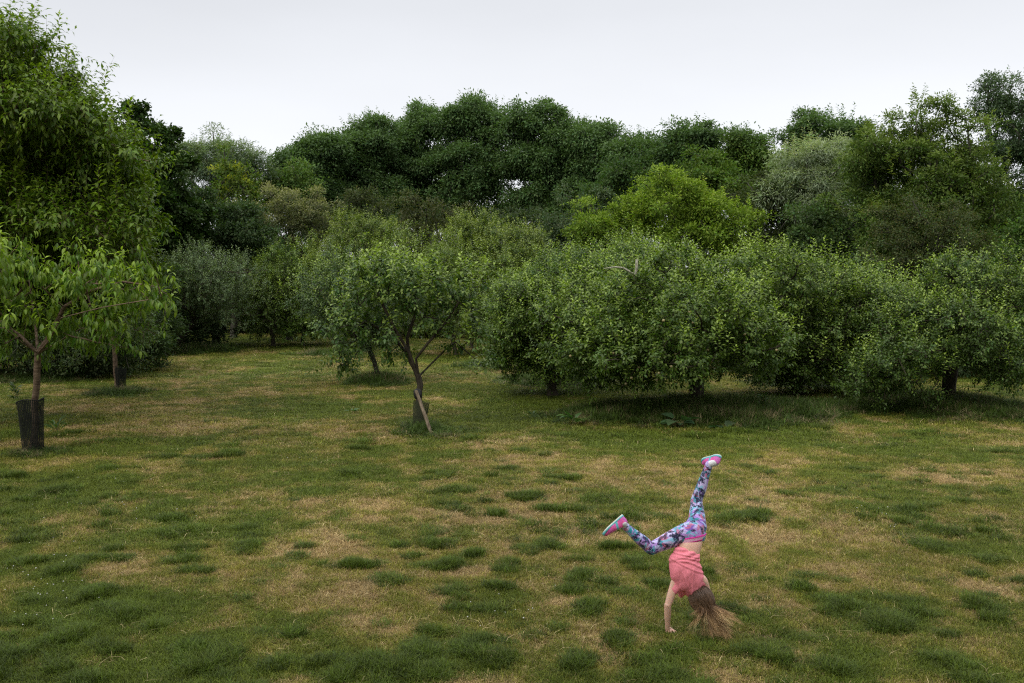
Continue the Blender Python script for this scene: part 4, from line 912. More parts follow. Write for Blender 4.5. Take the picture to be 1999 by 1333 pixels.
def sleeve(name, label, base, h, r0, r1, mat, tilt=(0, 0), seed=1, squash=0.8, rim=True):
    r = np.random.default_rng(seed); b_ = np.array(base, float); b_[2] = float(ground_z(b_[0], b_[1])) - 0.02
    ns, nh = 40, 14; V = []; Fc = []; uv = []
    for i in range(nh + 1):
        t_ = i / nh
        for k in range(ns):
            a_ = k / ns * 6.283
            rr = (r0 + (r1 - r0) * t_) * (1 + 0.05 * math.sin(2 * a_ + 3 * t_ + seed) + 0.045 * math.sin(5 * a_ + seed * 2 + 2 * t_) * (0.3 + t_))
            V.append((rr * math.cos(a_) + tilt[0] * t_ * h, rr * squash * math.sin(a_) + tilt[1] * t_ * h, h * t_ + (0.035 * math.sin(a_ + seed) if i == nh else 0) + 0.02 * math.sin(3 * a_) * t_))
    for i in range(nh):
        for k in range(ns):
            a0 = i * ns + k; a1 = i * ns + (k + 1) % ns; Fc.append((a0, a1, a1 + ns, a0 + ns))
            uv += [(k / ns, i / nh), ((k + 1) / ns, i / nh), ((k + 1) / ns, (i + 1) / nh), (k / ns, (i + 1) / nh)]
    root = thing(name, label, 'tree guard', b_)
    ob = mesh_obj('mesh_sleeve', V, Fc, mat, root)
    ul = ob.data.uv_layers.new(name='UVMap'); ul.data.foreach_set('uv', np.array(uv, np.float32).ravel())
    if rim:
        top = np.array(V[-ns:]); rv = []; rf = []
        for k in range(ns):
            d_ = top[k] - top.mean(0); d_ /= np.linalg.norm(d_)
            for a_ in range(4): rv.append(top[k] + 0.007 * (math.cos(a_ * 1.571) * d_ + math.sin(a_ * 1.571) * np.array([0, 0, 1])))
        for k in range(ns):
            for a_ in range(4): rf.append((k * 4 + a_, ((k + 1) % ns) * 4 + a_, ((k + 1) % ns) * 4 + (a_ + 1) % 4, k * 4 + (a_ + 1) % 4))
        mesh_obj('rim', rv, rf, M_BLACK, root)
    return root, b_
sl, b_ = sleeve('tree_guard', 'tall black mesh sleeve round the foot of the young cherry at the left edge', gpt(66, 884) + np.array([-0.0, 0, 0]), 0.90, 0.165, 0.225, M_NET, tilt=(-0.05, 0), seed=2)
sleeve('tree_guard', 'dark mesh sleeve low in long grass, beyond the young cherry', gpt(236, 764), 0.66, 0.12, 0.15, M_NET, tilt=(0.02, 0), seed=3, rim=False)
sleeve('tree_guard', 'ragged green mesh sleeve round the foot of the staked young tree', gpt(817, 837), 0.56, 0.135, 0.15, M_NETG, tilt=(0.12, 0.0), seed=4, rim=False)

def beam(pts, rads, sides=8, twist=0.0):
    V = []; Fc = []
    for i, (p_, r_) in enumerate(zip(pts, rads)):
        a_ = np.array(pts[min(i + 1, len(pts) - 1)]) - np.array(pts[max(i - 1, 0)]); a_ = a_ / np.linalg.norm(a_)
        ref = np.array([0, 1.0, 0]) if abs(a_[1]) < 0.8 else np.array([1.0, 0, 0]); u_ = np.cross(a_, ref); u_ /= np.linalg.norm(u_); v_ = np.cross(a_, u_)
        for k in range(sides):
            g = k / sides * 6.283 + twist; V.append(np.array(p_) + r_ * (math.cos(g) * u_ + math.sin(g) * v_))
    for i in range(len(pts) - 1):
        for k in range(sides): Fc.append((i * sides + k, i * sides + (k + 1) % sides, (i + 1) * sides + (k + 1) % sides, (i + 1) * sides + k))
    Fc.append(tuple(range(sides))[::-1]); Fc.append(tuple((len(pts) - 1) * sides + k for k in range(sides)))
    return V, Fc
Ds = 18.7
s0 = At(846, 862, Ds - 0.25); s0[2] = float(ground_z(s0[0], s0[1])) - 0.1; s1 = At(812, 762, Ds + 0.05)
st_root = thing('tree_stake', 'pale weathered wooden stake leaning against the staked young tree', 'stake', (s0[0], s0[1], s0[2]))
V, Fc = beam([s0 - s0, (s1 - s0) * 0.5 + np.array([0.006, 0, 0]), (s1 - s0)], [0.034, 0.033, 0.03], 6)
mesh_obj('post', V, Fc, M_WOOD, st_root, smooth=False)
tc_ = At(817, 770, Ds + 0.12)
V, Fc = beam([tc_ + np.array([0, 0, -0.07]) - tc_, np.array([-0.01, 0, -0.02]), np.array([-0.02, 0, 0.04]), np.array([-0.055, -0.02, 0.085])], [0.072, 0.08, 0.085, 0.05], 12)
tie = mesh_obj('tree_tie', V, Fc, M_BLACK); tie.location = tc_; tag(tie, 'black rubber tie strapping the leaning stake to the young trunk', 'tree tie')
# chalky scrap at the foot of the black sleeve
import bmesh
def stone(px, py, r_, seed):
    rr = np.random.default_rng(seed); bm = bmesh.new(); bmesh.ops.create_icosphere(bm, subdivisions=2, radius=r_)
    for v in bm.verts: v.co.x *= 1.5 + rr.normal(0, .08); v.co.z *= 0.5; v.co *= 1 + rr.normal(0, 0.07)
    me_ = bpy.data.meshes.new('stone'); bm.to_mesh(me_); bm.free(); me_.materials.append(M_STONE)
    o_ = bpy.data.objects.new('stone', me_); COL.objects.link(o_); q = gpt(px, py); o_.location = (q[0], q[1], q[2] + r_ * 0.5); return o_
tag(stone(57, 887, 0.045, 1), 'larger pale stone at the foot of the black mesh sleeve', 'stone')
tag(stone(76, 888, 0.03, 2), 'smaller pale stone right of the larger one by the black mesh sleeve', 'stone')

# lichened dead limb showing above the orchard, part of the old apple tree behind
ob_ = np.array(big.location)
Dl = 20.9
a0 = At(1240, 560, Dl + 0.5); a1 = At(1241, 535, Dl); a2 = At(1243, 506, Dl)
V, Fc = beam([a0 - ob_, a1 - ob_, (a1 + a2) / 2 - ob_ + np.array([.01, 0, 0]), a2 - ob_], [0.034, 0.030, 0.031, 0.024], 8)
mesh_obj('dead_branch', V, Fc, M_LICHEN, big)['label'] = 'bare lichened upright stub'
arc = [At(px, py, Dl) - ob_ for px, py in [(1241, 538), (1230, 530), (1216, 523), (1200, 521), (1180, 524)]]
V, Fc = beam(arc, [0.024, 0.023, 0.021, 0.016, 0.008], 8)
mesh_obj('dead_branch', V, Fc, M_LICHEN, big)['label'] = 'bare lichened arching branch'

# apples on the large tree
bm = bmesh.new(); bmesh.ops.create_uvsphere(bm, u_segments=12, v_segments=8, radius=0.030)
for v in bm.verts:
    rr = math.hypot(v.co.x, v.co.y); v.co.z -= 0.010 * math.exp(-(rr / 0.010) ** 2) * (1 if v.co.z > 0 else -0.6)
ame = bpy.data.meshes.new('apple'); bm.to_mesh(ame); bm.free()
for p_ in ame.polygons: p_.use_smooth = True
ame.materials.append(noise_material('green_apple', (0.20, 0.26, 0.08), (0.36, 0.26, 0.14), 18, rough=0.35, bump=0.0, spec=0.5))
rr = np.random.default_rng(9)
front = big_att[(big_att[:, 1] < np.percentile(big_att[:, 1], 22))]
bb = np.array(big.location)
for k, i in enumerate(rr.choice(len(front), 40, replace=False)):
    o_ = bpy.data.objects.new('apple', ame); COL.objects.link(o_); o_.parent = big
    o_.location = front[i] - bb + np.array([0, -0.10, -0.04])

# ------------------------------------------------------------------ the girl doing a cartwheel
def Cc(cx, cy_, Y): return At(1100 + cx / 2.8975, 830 + cy_ / 2.8975, Y)
YH = float(G(1311, 1239)[1]); YB = YH - 0.02; YP = YH + 0.03

def catmull(pts, n):
    pts = [np.array(p_, float) for p_ in pts]; P_ = [2 * pts[0] - pts[1]] + pts + [2 * pts[-1] - pts[-2]]
    out_ = []
    for i in range(1, len(P_) - 2):
        for k in range(n):
            t_ = k / n
            out_.append(0.5 * ((2 * P_[i]) + (-P_[i - 1] + P_[i + 1]) * t_ + (2 * P_[i - 1] - 5 * P_[i] + 4 * P_[i + 1] - P_[i + 2]) * t_ ** 2
                               + (-P_[i - 1] + 3 * P_[i] - 3 * P_[i + 1] + P_[i + 2]) * t_ ** 3))
    out_.append(P_[-2]); return out_

def loft(path, side=(1, 0, 0), sides=20, n=6, cap=True, open_ends=False, cap_end=False):
    """path: list of (point, half-width, half-depth). Closed tapering tube; side = direction of half-width."""
    pts = catmull([np.concatenate([p_[0], [p_[1], p_[2]]]) for p_ in path], n)
    c_ = np.array([q[:3] for q in pts]); r_ = np.array([q[3:] for q in pts])
    V = []; Fc = []
    m_ = len(c_)
    rings = []
    for i in range(m_):
        d_ = c_[min(i + 1, m_ - 1)] - c_[max(i - 1, 0)]; d_ = d_ / (np.linalg.norm(d_) + 1e-9)
        u_ = np.array(side, float); u_ = u_ - d_ * np.dot(u_, d_); u_ /= np.linalg.norm(u_) + 1e-9; v_ = np.cross(d_, u_)
        rings.append((c_[i], u_, v_, d_, r_[i]))
    seq = []
    if cap:
        c0, u0, v0, d0, r0 = rings[0]; rm = min(r0)
        for t_ in (0.985, 0.85, 0.55): seq.append((c0 - d0 * rm * t_, u0, v0, d0, r0 * math.sqrt(1 - t_ * t_)))
    seq += rings
    if cap or cap_end:
        c0, u0, v0, d0, r0 = rings[-1]; rm = min(r0)
        for t_ in (0.55, 0.85, 0.985): seq.append((c0 + d0 * rm * t_, u0, v0, d0, r0 * math.sqrt(1 - t_ * t_)))
    for c0, u0, v0, d0, r0 in seq:
        for k in range(sides):
            a_ = k / sides * 6.2832; V.append(c0 + u0 * r0[0] * math.cos(a_) + v0 * r0[1] * math.sin(a_))
    for i in range(len(seq) - 1):
        for k in range(sides): Fc.append((i * sides + k, i * sides + (k + 1) % sides, (i + 1) * sides + (k + 1) % sides, (i + 1) * sides + k))
    if not open_ends:
        Fc.append(tuple(range(sides))[::-1]); Fc.append(tuple((len(seq) - 1) * sides + k for k in range(sides)))
    return V, Fc

def ellipsoid(c_, r_, axes=None, seg=24):
    V = []; Fc = []; axes = np.eye(3) if axes is None else np.array(axes); nr = seg // 2
    for i in range(1, nr):
        for k in range(seg):
            th = math.pi * i / nr; ph = 6.2832 * k / seg
            q = np.array([math.sin(th) * math.cos(ph) * r_[0], math.sin(th) * math.sin(ph) * r_[1], math.cos(th) * r_[2]])
            V.append(np.array(c_) + q @ axes)
    for i in range(nr - 2):
        for k in range(seg): Fc.append((i * seg + k, (i + 1) * seg + k, (i + 1) * seg + (k + 1) % seg, i * seg + (k + 1) % seg))
    V.append(np.array(c_) + np.array([0, 0, r_[2]]) @ axes); V.append(np.array(c_) - np.array([0, 0, r_[2]]) @ axes); n_ = len(V)
    for k in range(seg):
        Fc.append((n_ - 2, k, (k + 1) % seg)); Fc.append((n_ - 1, (nr - 2) * seg + (k + 1) % seg, (nr - 2) * seg + k))
    return V, Fc

def fuse(name, shells, voxel, smooth=6, disp=None):
    """Union of closed shells into one continuous skin; returns (verts, faces, normals)."""
    V = []; Fc = []
    for v_, f_ in shells:
        o_ = len(V); V += [tuple(map(float, q)) for q in v_]; Fc += [tuple(i + o_ for i in q) for q in f_]
    me_ = bpy.data.meshes.new(name + '_raw'); me_.from_pydata(V, [], Fc)
    bm_ = bmesh.new(); bm_.from_mesh(me_); bmesh.ops.recalc_face_normals(bm_, faces=bm_.faces); bm_.to_mesh(me_); bm_.free()
    ob_ = bpy.data.objects.new(name + '_raw', me_); COL.objects.link(ob_)
    rm = ob_.modifiers.new('r', 'REMESH'); rm.mode = 'VOXEL'; rm.voxel_size = voxel
    sm = ob_.modifiers.new('s', 'SMOOTH'); sm.iterations = smooth; sm.factor = 0.5
    bpy.context.view_layer.update()
    ev = ob_.evaluated_get(bpy.context.evaluated_depsgraph_get()); m2 = ev.to_mesh()
    vv = np.empty(len(m2.vertices) * 3); m2.vertices.foreach_get('co', vv); vv = vv.reshape(-1, 3)
    nn = np.empty(len(m2.vertices) * 3); m2.vertices.foreach_get('normal', nn); nn = nn.reshape(-1, 3)
    ff = [tuple(p_.vertices) for p_ in m2.polygons]
    ev.to_mesh_clear(); bpy.data.objects.remove(ob_); bpy.data.meshes.remove(me_)
    return vv, ff, nn

girl_pos = np.array([At(1349, 1240, YH)[0], YH, 0.0]); girl_pos[2] = float(ground_z(girl_pos[0], YH))
girl = thing('person', 'long haired girl upside down in a cartwheel, pink top, leaf print leggings', 'person', girl_pos)
# joints
waist = Cc(722, 642, YP - 0.005); hipB = Cc(690, 606, YP - 0.01); hipR = Cc(757, 580, YP + 0.02)
kneeB = Cc(497, 697, YP - 0.03); ankB = Cc(343, 567, YP - 0.07)
kneeR = Cc(752, 425, YP + 0.19); ankR = Cc(823, 222, YP + 0.14)
chest = Cc(697, 790, YB); neckb = Cc(715, 885, YB - 0.01)
shL = Cc(632, 893, YB - 0.01); elL = Cc(590, 1018, YB - 0.03); wrL = Cc(588, 1150, YH - 0.0)
shR = Cc(790, 885, YB + 0.01); elR = Cc(832, 1010, YH + 0.08); wrR = Cc(836, 1140, YH + 0.10)
def gl(cx, cy_, up=0.010):
    q = G(1100 + cx / 2.8975, 830 + cy_ / 2.8975); q[2] = float(ground_z(q[0], q[1])) + up; return q
zl = 0.012
def hand(wr, palm_px, tips_px, thumb_px):
    sh = []; pm = gl(*palm_px, 0.020)
    tipc = gl(*tips_px[1], 0.012); d_ = tipc - pm; d_ /= np.linalg.norm(d_); side = np.cross(d_, [0, 0, 1]); side /= np.linalg.norm(side)
    sh.append(loft([(wr, .019, .016), (wr * .45 + pm * .55 + np.array([0, 0, .004]), .022, .015), (pm, .029, .012), (pm + d_ * 0.022, .030, .0105)], side, 16, 4))
    w0 = pm + d_ * 0.026
    for k, tp in enumerate(tips_px):
        tp_ = gl(*tp, 0.012); off = (k - 1.5) * 0.0145
        root = w0 + side * off * (-1 if np.dot(gl(*tips_px[3]) - gl(*tips_px[0]), side) < 0 else 1)
        v_ = tp_ - root; ln = [0.050, 0.058, 0.054, 0.044][k]; v_ = v_ / np.linalg.norm(v_) * ln
        mid = root + v_ * 0.45 + np.array([0, 0, 0.010])
        sh.append(loft([(root - v_ * .2, .0075, .0075), (root, .0078, .0075), (mid, .0072, .007), (root + v_ * .78 + np.array([0, 0, .003]), .0066, .0062), (root + v_ + np.array([0, 0, -.004]), .0058, .0055)], side, 10, 3))
    th0 = wr * 0.35 + pm * 0.65 + np.array([0, 0, -.002]); tt = gl(*thumb_px, 0.010); v_ = tt - th0; v_ = v_ / np.linalg.norm(v_) * 0.062
    sh.append(loft([(th0, .011, .010), (th0 + v_ * .45 + np.array([0, 0, .003]), .0095, .009), (th0 + v_ * .8, .0078, .0072), (th0 + v_, .006, .0058)], side, 10, 3))
    return sh
shells = []
shells += hand(wrL, (598, 1172), [(578, 1196), (600, 1210), (624, 1212), (646, 1204)], (660, 1186))
shells += hand(wrR, (846, 1160), [(880, 1186), (862, 1196), (842, 1198), (824, 1192)], (808, 1172))
for s_, e_, w_ in ((shL, elL, wrL), (shR, elR, wrR)):
    m1 = s_ * .5 + e_ * .5; m2 = e_ * .62 + w_ * .38
    shells.append(loft([(s_ + (s_ - e_) * 0.12, .034, .034), (s_, .038, .036), (m1, .034, .032), (e_ * .92 + s_ * .08, .028, .027), (e_, .0275, .027), (m2, .027, .025), (w_ * .8 + e_ * .2, .0205, .018), (w_, .0185, .016)], sides=18))
sid = norm(Cc(795, 630, YP) - Cc(650, 655, YP))
torso = [(waist + np.array([0, 0, .05]), .095, .075), (waist, .094, .070), (Cc(714, 685, YB + .01), .087, .064), (Cc(700, 750, YB), .092, .068), (chest, .100, .075),
         (Cc(706, 850, YB - .005), .110, .072), (Cc(712, 888, YB - .005), .098, .060), (Cc(722, 915, YB - .005), .05, .045)]
shells.append(loft(torso, sid, 28))
hc = Cc(775, 972, YB - 0.01)
shells.append(loft([(neckb, .042, .040), (neckb * .5 + hc * .5, .034, .034), (hc, .034, .034)], sides=16))
up = norm(hc - neckb + np.array([0.0, 0, -0.05])); fwd = np.array([0.12, 1.0, -0.1]); fwd = norm(fwd - up * np.dot(fwd, up)); sdx = np.cross(fwd, up)
AX = np.stack([sdx, fwd, up])
def hd(a, b, c_): return hc + a * sdx + b * fwd + c_ * up
shells.append(ellipsoid(hd(0, 0, .01), (.070, .086, .090), AX))
shells.append(ellipsoid(hd(0, .030, -.045), (.050, .055, .055), AX))          # jaw
shells.append(loft([(hd(0, .080, .005), .006, .006), (hd(0, .096, -.022), .010, .009)], sdx, 10, 3))   # nose
shells.append(ellipsoid(hd(0, .082, -.045), (.018, .008, .008), AX, 12))      # lips
for s_ in (-1, 1):
    shells.append(ellipsoid(hd(s_ * .072, -.005, -.012), (.008, .018, .027), AX, 14))   # ears
    shells.append(ellipsoid(hd(s_ * .028, .074, .004), (.014, .009, .008), AX, 12))     # brow and eye
def leg(h_, k_, a_, rr):
    cal = k_ * .62 + a_ * .38; th = h_ * .55 + k_ * .45
    back = np.array([0, -.008, 0])
    return [(h_, rr[0], rr[0]), (th, rr[1], rr[1]), (k_ * .88 + h_ * .12, rr[2], rr[2]), (k_, rr[2] * .98, rr[2] * .98), (k_ * .82 + a_ * .18 + back * .4, rr[3], rr[3]), (cal + back, rr[3], rr[3]), (k_ * .25 + a_ * .75, rr[4] * 1.1, rr[4] * 1.1), (a_, rr[4], rr[4])]
RB = (.070, .060, .046, .041, .027); RR = (.070, .059, .043, .039, .026)
def grown(path, g_): return [(p_[0], p_[1] + g_, p_[2] + g_) for p_ in path]
legB = leg(hipB, kneeB, ankB, RB); legR = leg(hipR, kneeR, ankR, RR)
pelvis = [(Cc(723, 655, YP), .094, .070), (waist, .099, .074), (Cc(727, 610, YP), .103, .083), (Cc(733, 578, YP + .01), .088, .080), (Cc(738, 555, YP + .02), .055, .06)]
shells.append(loft(legB, (0, 1, 0), 20)); shells.append(loft(legR, (1, 0, 0), 20)); shells.append(loft(pelvis, sid, 24))
bv, bf, bn = fuse('body', shells, 0.0042, 4)
M_SKIN = mat_new('skin'); m, t, o = M_SKIN
p = t.nodes.new('ShaderNodeBsdfPrincipled'); p.inputs['Base Color'].default_value = (0.72, 0.44, 0.33, 1); p.inputs['Roughness'].default_value = 0.5
p.inputs['Subsurface Weight'].default_value = 0.15; p.inputs['Subsurface Radius'].default_value = (0.02, 0.008, 0.004); p.inputs['Subsurface Scale'].default_value = 0.4
t.links.new(p.outputs[0], o.inputs[0]); M_SKIN = m
def child(name, v_, f_, mat, attrs=None, label=None, smooth=True):
    ob_ = mesh_obj(name, np.asarray(v_) - girl_pos, f_, mat, girl, attrs, smooth)
    if label: ob_['label'] = label
    return ob_
# keep the body just inside its clothes
child('body', bv, bf, M_SKIN)

# leggings with a tropical leaf print
lsh = [loft(grown(legB, .0055), (0, 1, 0), 24), loft(grown(legR, .0055), (1, 0, 0), 24), loft(grown(pelvis[1:], .006), sid, 28, cap=False, cap_end=True)]
for s_, q in ((0, hipB * .9 + waist * .1), (1, hipR * .9 + waist * .1)):
    lsh.append(ellipsoid(q + np.array([0, -.030, .004]), (.058, .050, .052)))
lv, lf, ln_ = fuse('leggings', lsh, 0.0036, 7)
rg = np.random.default_rng(77)
def n3(P_, sc, seed): return (fbm(P_[:, 0] + 3.1 * P_[:, 1], P_[:, 2] + 1.7 * P_[:, 1], sc, seed, 3))
na = n3(lv, .06, 1); nb_ = n3(lv, .05, 7); nc = n3(lv, .045, 13)
lav = np.array([0.42, 0.25, 0.60]); pale = np.array([0.55, 0.48, 0.76]); sky_ = np.array([0.28, 0.52, 0.72]); teal = np.array([0.03, 0.26, 0.33]); viol = np.array([0.20, 0.10, 0.42]); ink = np.array([0.012, 0.014, 0.045]); coral = np.array([0.60, 0.16, 0.28])
lc = np.where((na > .5)[:, None], lav, pale); lc = np.where((nb_ > .60)[:, None], sky_, lc); lc = np.where((nc > .63)[:, None], viol, lc)
idx = rg.choice(len(lv), 460, replace=False)
for q, i in enumerate(idx):
    c0 = lv[i]; nrm = ln_[i]; d_ = lv - c0; near = np.where((np.abs(d_).max(1) < .05) & (ln_ @ nrm > .2))[0]
    if not len(near): continue
    u_ = np.cross(nrm, rg.normal(0, 1, 3)); u_ /= np.linalg.norm(u_); v_ = np.cross(nrm, u_)
    L_ = rg.uniform(.020, .038); a_ = d_[near] @ u_ / L_; b_ = d_[near] @ v_ / L_ + 0.15 * a_ ** 2
    wid = 0.42 * np.sqrt(np.clip(1 - a_ ** 2, 0, 1)); leafl = np.abs(np.sin((a_ - np.abs(b_) * 0.9) * 10)) > 0.42
    on = (np.abs(b_) < wid) & ((leafl) | (np.abs(b_) < .06)) & (np.abs(a_) < 1)
    lc[near[on]] = [ink, teal, ink, coral * .8, ink, teal * 1.2, ink, np.array([.50, .50, .78])][q % 8]
child('leggings', lv, lf, attr_material('leggings_print', 'print', 0.65, 0.25, sheen=0.2), {'print': lc})
# waistband: magenta, pale, magenta
rings = []; wb_c = []
wu = norm(Cc(727, 610, YP) - waist)
for k, (h_, g_, c_) in enumerate([(-.0185, .003, 0), (-.018, .0105, 0), (-.009, .012, 0), (-.0085, .012, 1), (.0145, .0145, 1), (.015, .0145, 0), (.025, .0165, 0), (.026, .008, 0)]):
    rings.append((waist + wu * h_, .0995 + g_ + .002, .0780 + g_ + max(0, h_) * .35)); wb_c += [(.78, .04, .38) if c_ == 0 else (.80, .45, .62)] * 48
V = []; Fc = []
vv_ = np.cross(wu, sid)
for c_, a_, b_ in rings:
    for k in range(48): g = k / 48 * 6.2832; V.append(c_ + sid * a_ * math.cos(g) + vv_ * b_ * math.sin(g))
for i in range(len(rings) - 1):
    for k in range(48): Fc.append((i * 48 + k, i * 48 + (k + 1) % 48, (i + 1) * 48 + (k + 1) % 48, (i + 1) * 48 + k))
child('waistband', V, Fc, attr_material('waistband_stripe', 'band', 0.7), {'band': np.array(wb_c)})

# t-shirt, slipped down the upturned back, loose on the left
tsh = [(Cc(706, 704, YB + .005), .097, .076), (Cc(697, 730, YB), .105, .084), (Cc(686, 775, YB - .005), .122, .092), (Cc(689, 815, YB - .01), .128, .095),
       (Cc(700, 850, YB - .01), .124, .090), (Cc(712, 885, YB - .01), .118, .078), (Cc(722, 915, YB), .085, .066), (Cc(716, 945, YB + .03), .055, .055)]
ssh = [loft(tsh, sid, 36, cap=False)]
ssh.append(loft([(Cc(665, 862, YB), .052, .056), (shL * .94 + elL * .06 + np.array([.012, 0, 0]), .040, .042), (shL * .72 + elL * .28 + np.array([.007, 0, 0]), .040, .042)], sides=20))
ssh.append(loft([(Cc(745, 862, YB), .050, .054), (shR + np.array([-.010, 0, 0]), .040, .042), (shR * .86 + elR * .14 + np.array([-.006, 0, 0]), .037, .040)], sides=20))
ssh.append(loft([(Cc(690, 880, YB + .03), .05, .05), (Cc(672, 935, YB + .04), .045, .05), (Cc(664, 962, YB + .04), .022, .03)], sides=18))
sv, sf, sn = fuse('tshirt', ssh, 0.0045, 16)
ax = norm(Cc(700, 880, YB) - Cc(706, 704, YB)); along = (sv - Cc(706, 704, YB)) @ ax; sidec = (sv - Cc(700, 800, YB)) @ sid
fold = 0.0045 * np.sin((along + 0.35 * sidec + 0.05 * fbm(sidec, along, .08, 3, 2)) * 150) * np.exp(-(along / .07) ** 2) \
    + 0.0028 * (fbm(sidec * 2.2 + along, along * .8 - sidec, .05, 9, 3) - .5) * 2 * np.clip(along / .06, 0, 1) \
    + 0.0025 * np.sin((sidec * 1.0 + .6 * along) * 55 + 4 * fbm(sidec, along, .09, 4, 2)) * np.clip((along - .04) / .1, 0, 1)
for a0, b1, c2, wd_, hh in [(.024, .18, 1.0, .007, .005), (.046, .05, 2.5, .009, .006), (.074, .26, 3.0, .010, .006), (.120, .50, 0, .010, .004)]:
    fold = fold + hh * np.exp(-((along - (a0 + b1 * sidec + c2 * sidec ** 2)) / wd_) ** 2) - .5 * hh * np.exp(-((along - .012 - (a0 + b1 * sidec + c2 * sidec ** 2)) / wd_) ** 2)
for q0, sl_ in [(-.06, .25), (-.02, .1), (.03, -.2)]:
    fold = fold + .006 * np.exp(-((sidec - q0 - sl_ * (along - .15)) / .008) ** 2) * np.clip((along - .10) / .05, 0, 1)
sv2 = sv + sn * fold[:, None]
m, t, o = mat_new('coral_jersey'); p = t.nodes.new('ShaderNodeBsdfPrincipled'); p.inputs['Base Color'].default_value = (1.0, 0.30, 0.37, 1); p.inputs['Roughness'].default_value = 0.85
p.inputs['Specular IOR Level'].default_value = 0.1
tr = t.nodes.new('ShaderNodeBsdfTranslucent'); tr.inputs[0].default_value = (1, .22, .22, 1); mx = t.nodes.new('ShaderNodeMixShader'); mx.inputs[0].default_value = 0.12
t.links.new(p.outputs[0], mx.inputs[1]); t.links.new(tr.outputs[0], mx.inputs[2]); t.links.new(mx.outputs[0], o.inputs[0])
child('tshirt', sv2, sf, m)

# shoes
def shoe(O, x_, zdir, label, L_=.218):
    x_ = norm(x_); z_ = norm(zdir - x_ * np.dot(zdir, x_)); y_ = np.cross(z_, x_)
    W = lambda a, b, c_: O + x_ * a + y_ * b + z_ * c_
    st = [(-.002, .012), (.006, .026), (.03, .034), (.07, .033), (.11, .037), (.15, .041), (.18, .038), (.20, .028), (.212, .016), (.218, .006)]
    st = [(a / .218 * L_, b) for a, b in st]
    spring = lambda a: .012 * max(0, (a - .14) / .08) ** 2
    V = []; Fc = []; ns = 16
    for a, b in st:                                   # sole slab: rounded rectangle section
        for k in range(ns):
            g = k / ns * 6.2832; cx_ = math.copysign(abs(math.cos(g)) ** .5, math.cos(g)); sz = math.copysign(abs(math.sin(g)) ** .5, math.sin(g))
            V.append(W(a, b * 1.04 * cx_, .012 + .0115 * sz + spring(a)))
    def skin_(n_):
        f_ = []
        for i in range(n_ - 1):
            for k in range(ns): f_.append((i * ns + k, i * ns + (k + 1) % ns, (i + 1) * ns + (k + 1) % ns, (i + 1) * ns + k))
        f_.append(tuple(range(ns))[::-1]); f_.append(tuple((n_ - 1) * ns + k for k in range(ns))); return f_
    Vs = np.array(V); loc = np.stack([(Vs - O) @ x_, (Vs - O) @ y_, (Vs - O) @ z_], 1)
    cs = np.where((loc[:, 2] > .011)[:, None], np.array([[.16, .52, .58]]), np.array([[.66, .62, .54]]))
    root_ = mesh_obj('shoe', np.zeros((0, 3)), [], None, girl) if False else None
    hgt = [(.000, .056), (.008, .078), (.03, .084), (.06, .080), (.09, .074), (.12, .064), (.155, .054), (.185, .047), (.205, .036), (.214, .024)]
    V2 = []
    for (a, h_), (_, b) in zip([(a / .218 * L_, h_) for a, h_ in hgt], st):
        for k in range(ns):
            g = k / ns * 6.2832; V2.append(W(a, b * .96 * math.cos(g) * (1 if math.sin(g) < 0 else .96), .022 + spring(a) + (h_ - .022) * max(0, math.sin(g)) - .004 * (math.sin(g) < 0)))
    V2 = np.array(V2); f2 = skin_(len(hgt))
    sub = ellipsoid(W(.034, 0, .052), (.033, .028, .030), np.stack([x_, y_, z_]))
    uv_, uf_, un_ = fuse('upper', [(V2, f2), sub], .0034, 4)
    l2 = np.stack([(uv_ - O) @ x_, (uv_ - O) @ y_, (uv_ - O) @ z_], 1)
    pk = np.array([.84, .13, .40]); pu = np.array([.33, .16, .52]); te = np.array([.14, .50, .56]); nn_ = fbm(l2[:, 0] + l2[:, 1], l2[:, 2], .03, 5, 3)
    cu = np.where((nn_ > .52)[:, None], pk, pk * .7 + pu * .3)
    band = np.abs(l2[:, 0] - .085 - .5 * (l2[:, 2] - .04)) < .010; cu = np.where(band[:, None], te, cu)
    cu = np.where((l2[:, 0] < .022)[:, None], pk * .5 + pu * .5, cu); cu = np.where((l2[:, 0] > .185)[:, None], pk * 1.15, cu)
    cu = np.where(((np.abs(l2[:, 1]) < .012) & (l2[:, 0] > .06) & (l2[:, 0] < .13) & (np.sin(l2[:, 0] * 480) > 0))[:, None], np.array([[.8, .75, .85]]), cu)
    up_ = child('shoe', uv_, uf_, M_SHOE, {'shoe': cu.clip(0, 1)}, label)
    so_ = mesh_obj('sole', np.array(V) - girl_pos, skin_(len(st)), M_SHOE, up_, {'shoe': cs})
    return W(.034, 0, .06), z_
M_SHOE = attr_material('shoe_fabric', 'shoe', 0.7, 0.25, noise=0.25, nscale=150)
M_SOCK = noise_material('white_sock', (0.6, 0.6, 0.62), (0.78, 0.78, 0.8), 200, bump=0.05)
OB = Cc(330, 503, YP - .08); xB = Cc(210, 610, YP - .10) - OB; zB = Cc(330 + 67, 503 + 74, YP - .08) - OB + np.array([0, -.045, 0])
aB, _ = shoe(OB, xB, zB, 'shoe of the bent leg, seen from the side with its toe pointing left')
OR_ = Cc(884, 166, YP + .11); xR = Cc(796, 196, YP + .27) - OR_; zR = Cc(864, 236, YP + .075) - OR_
aR, _ = shoe(OR_, xR, zR, 'shoe of the raised leg, sole turned to the sky')
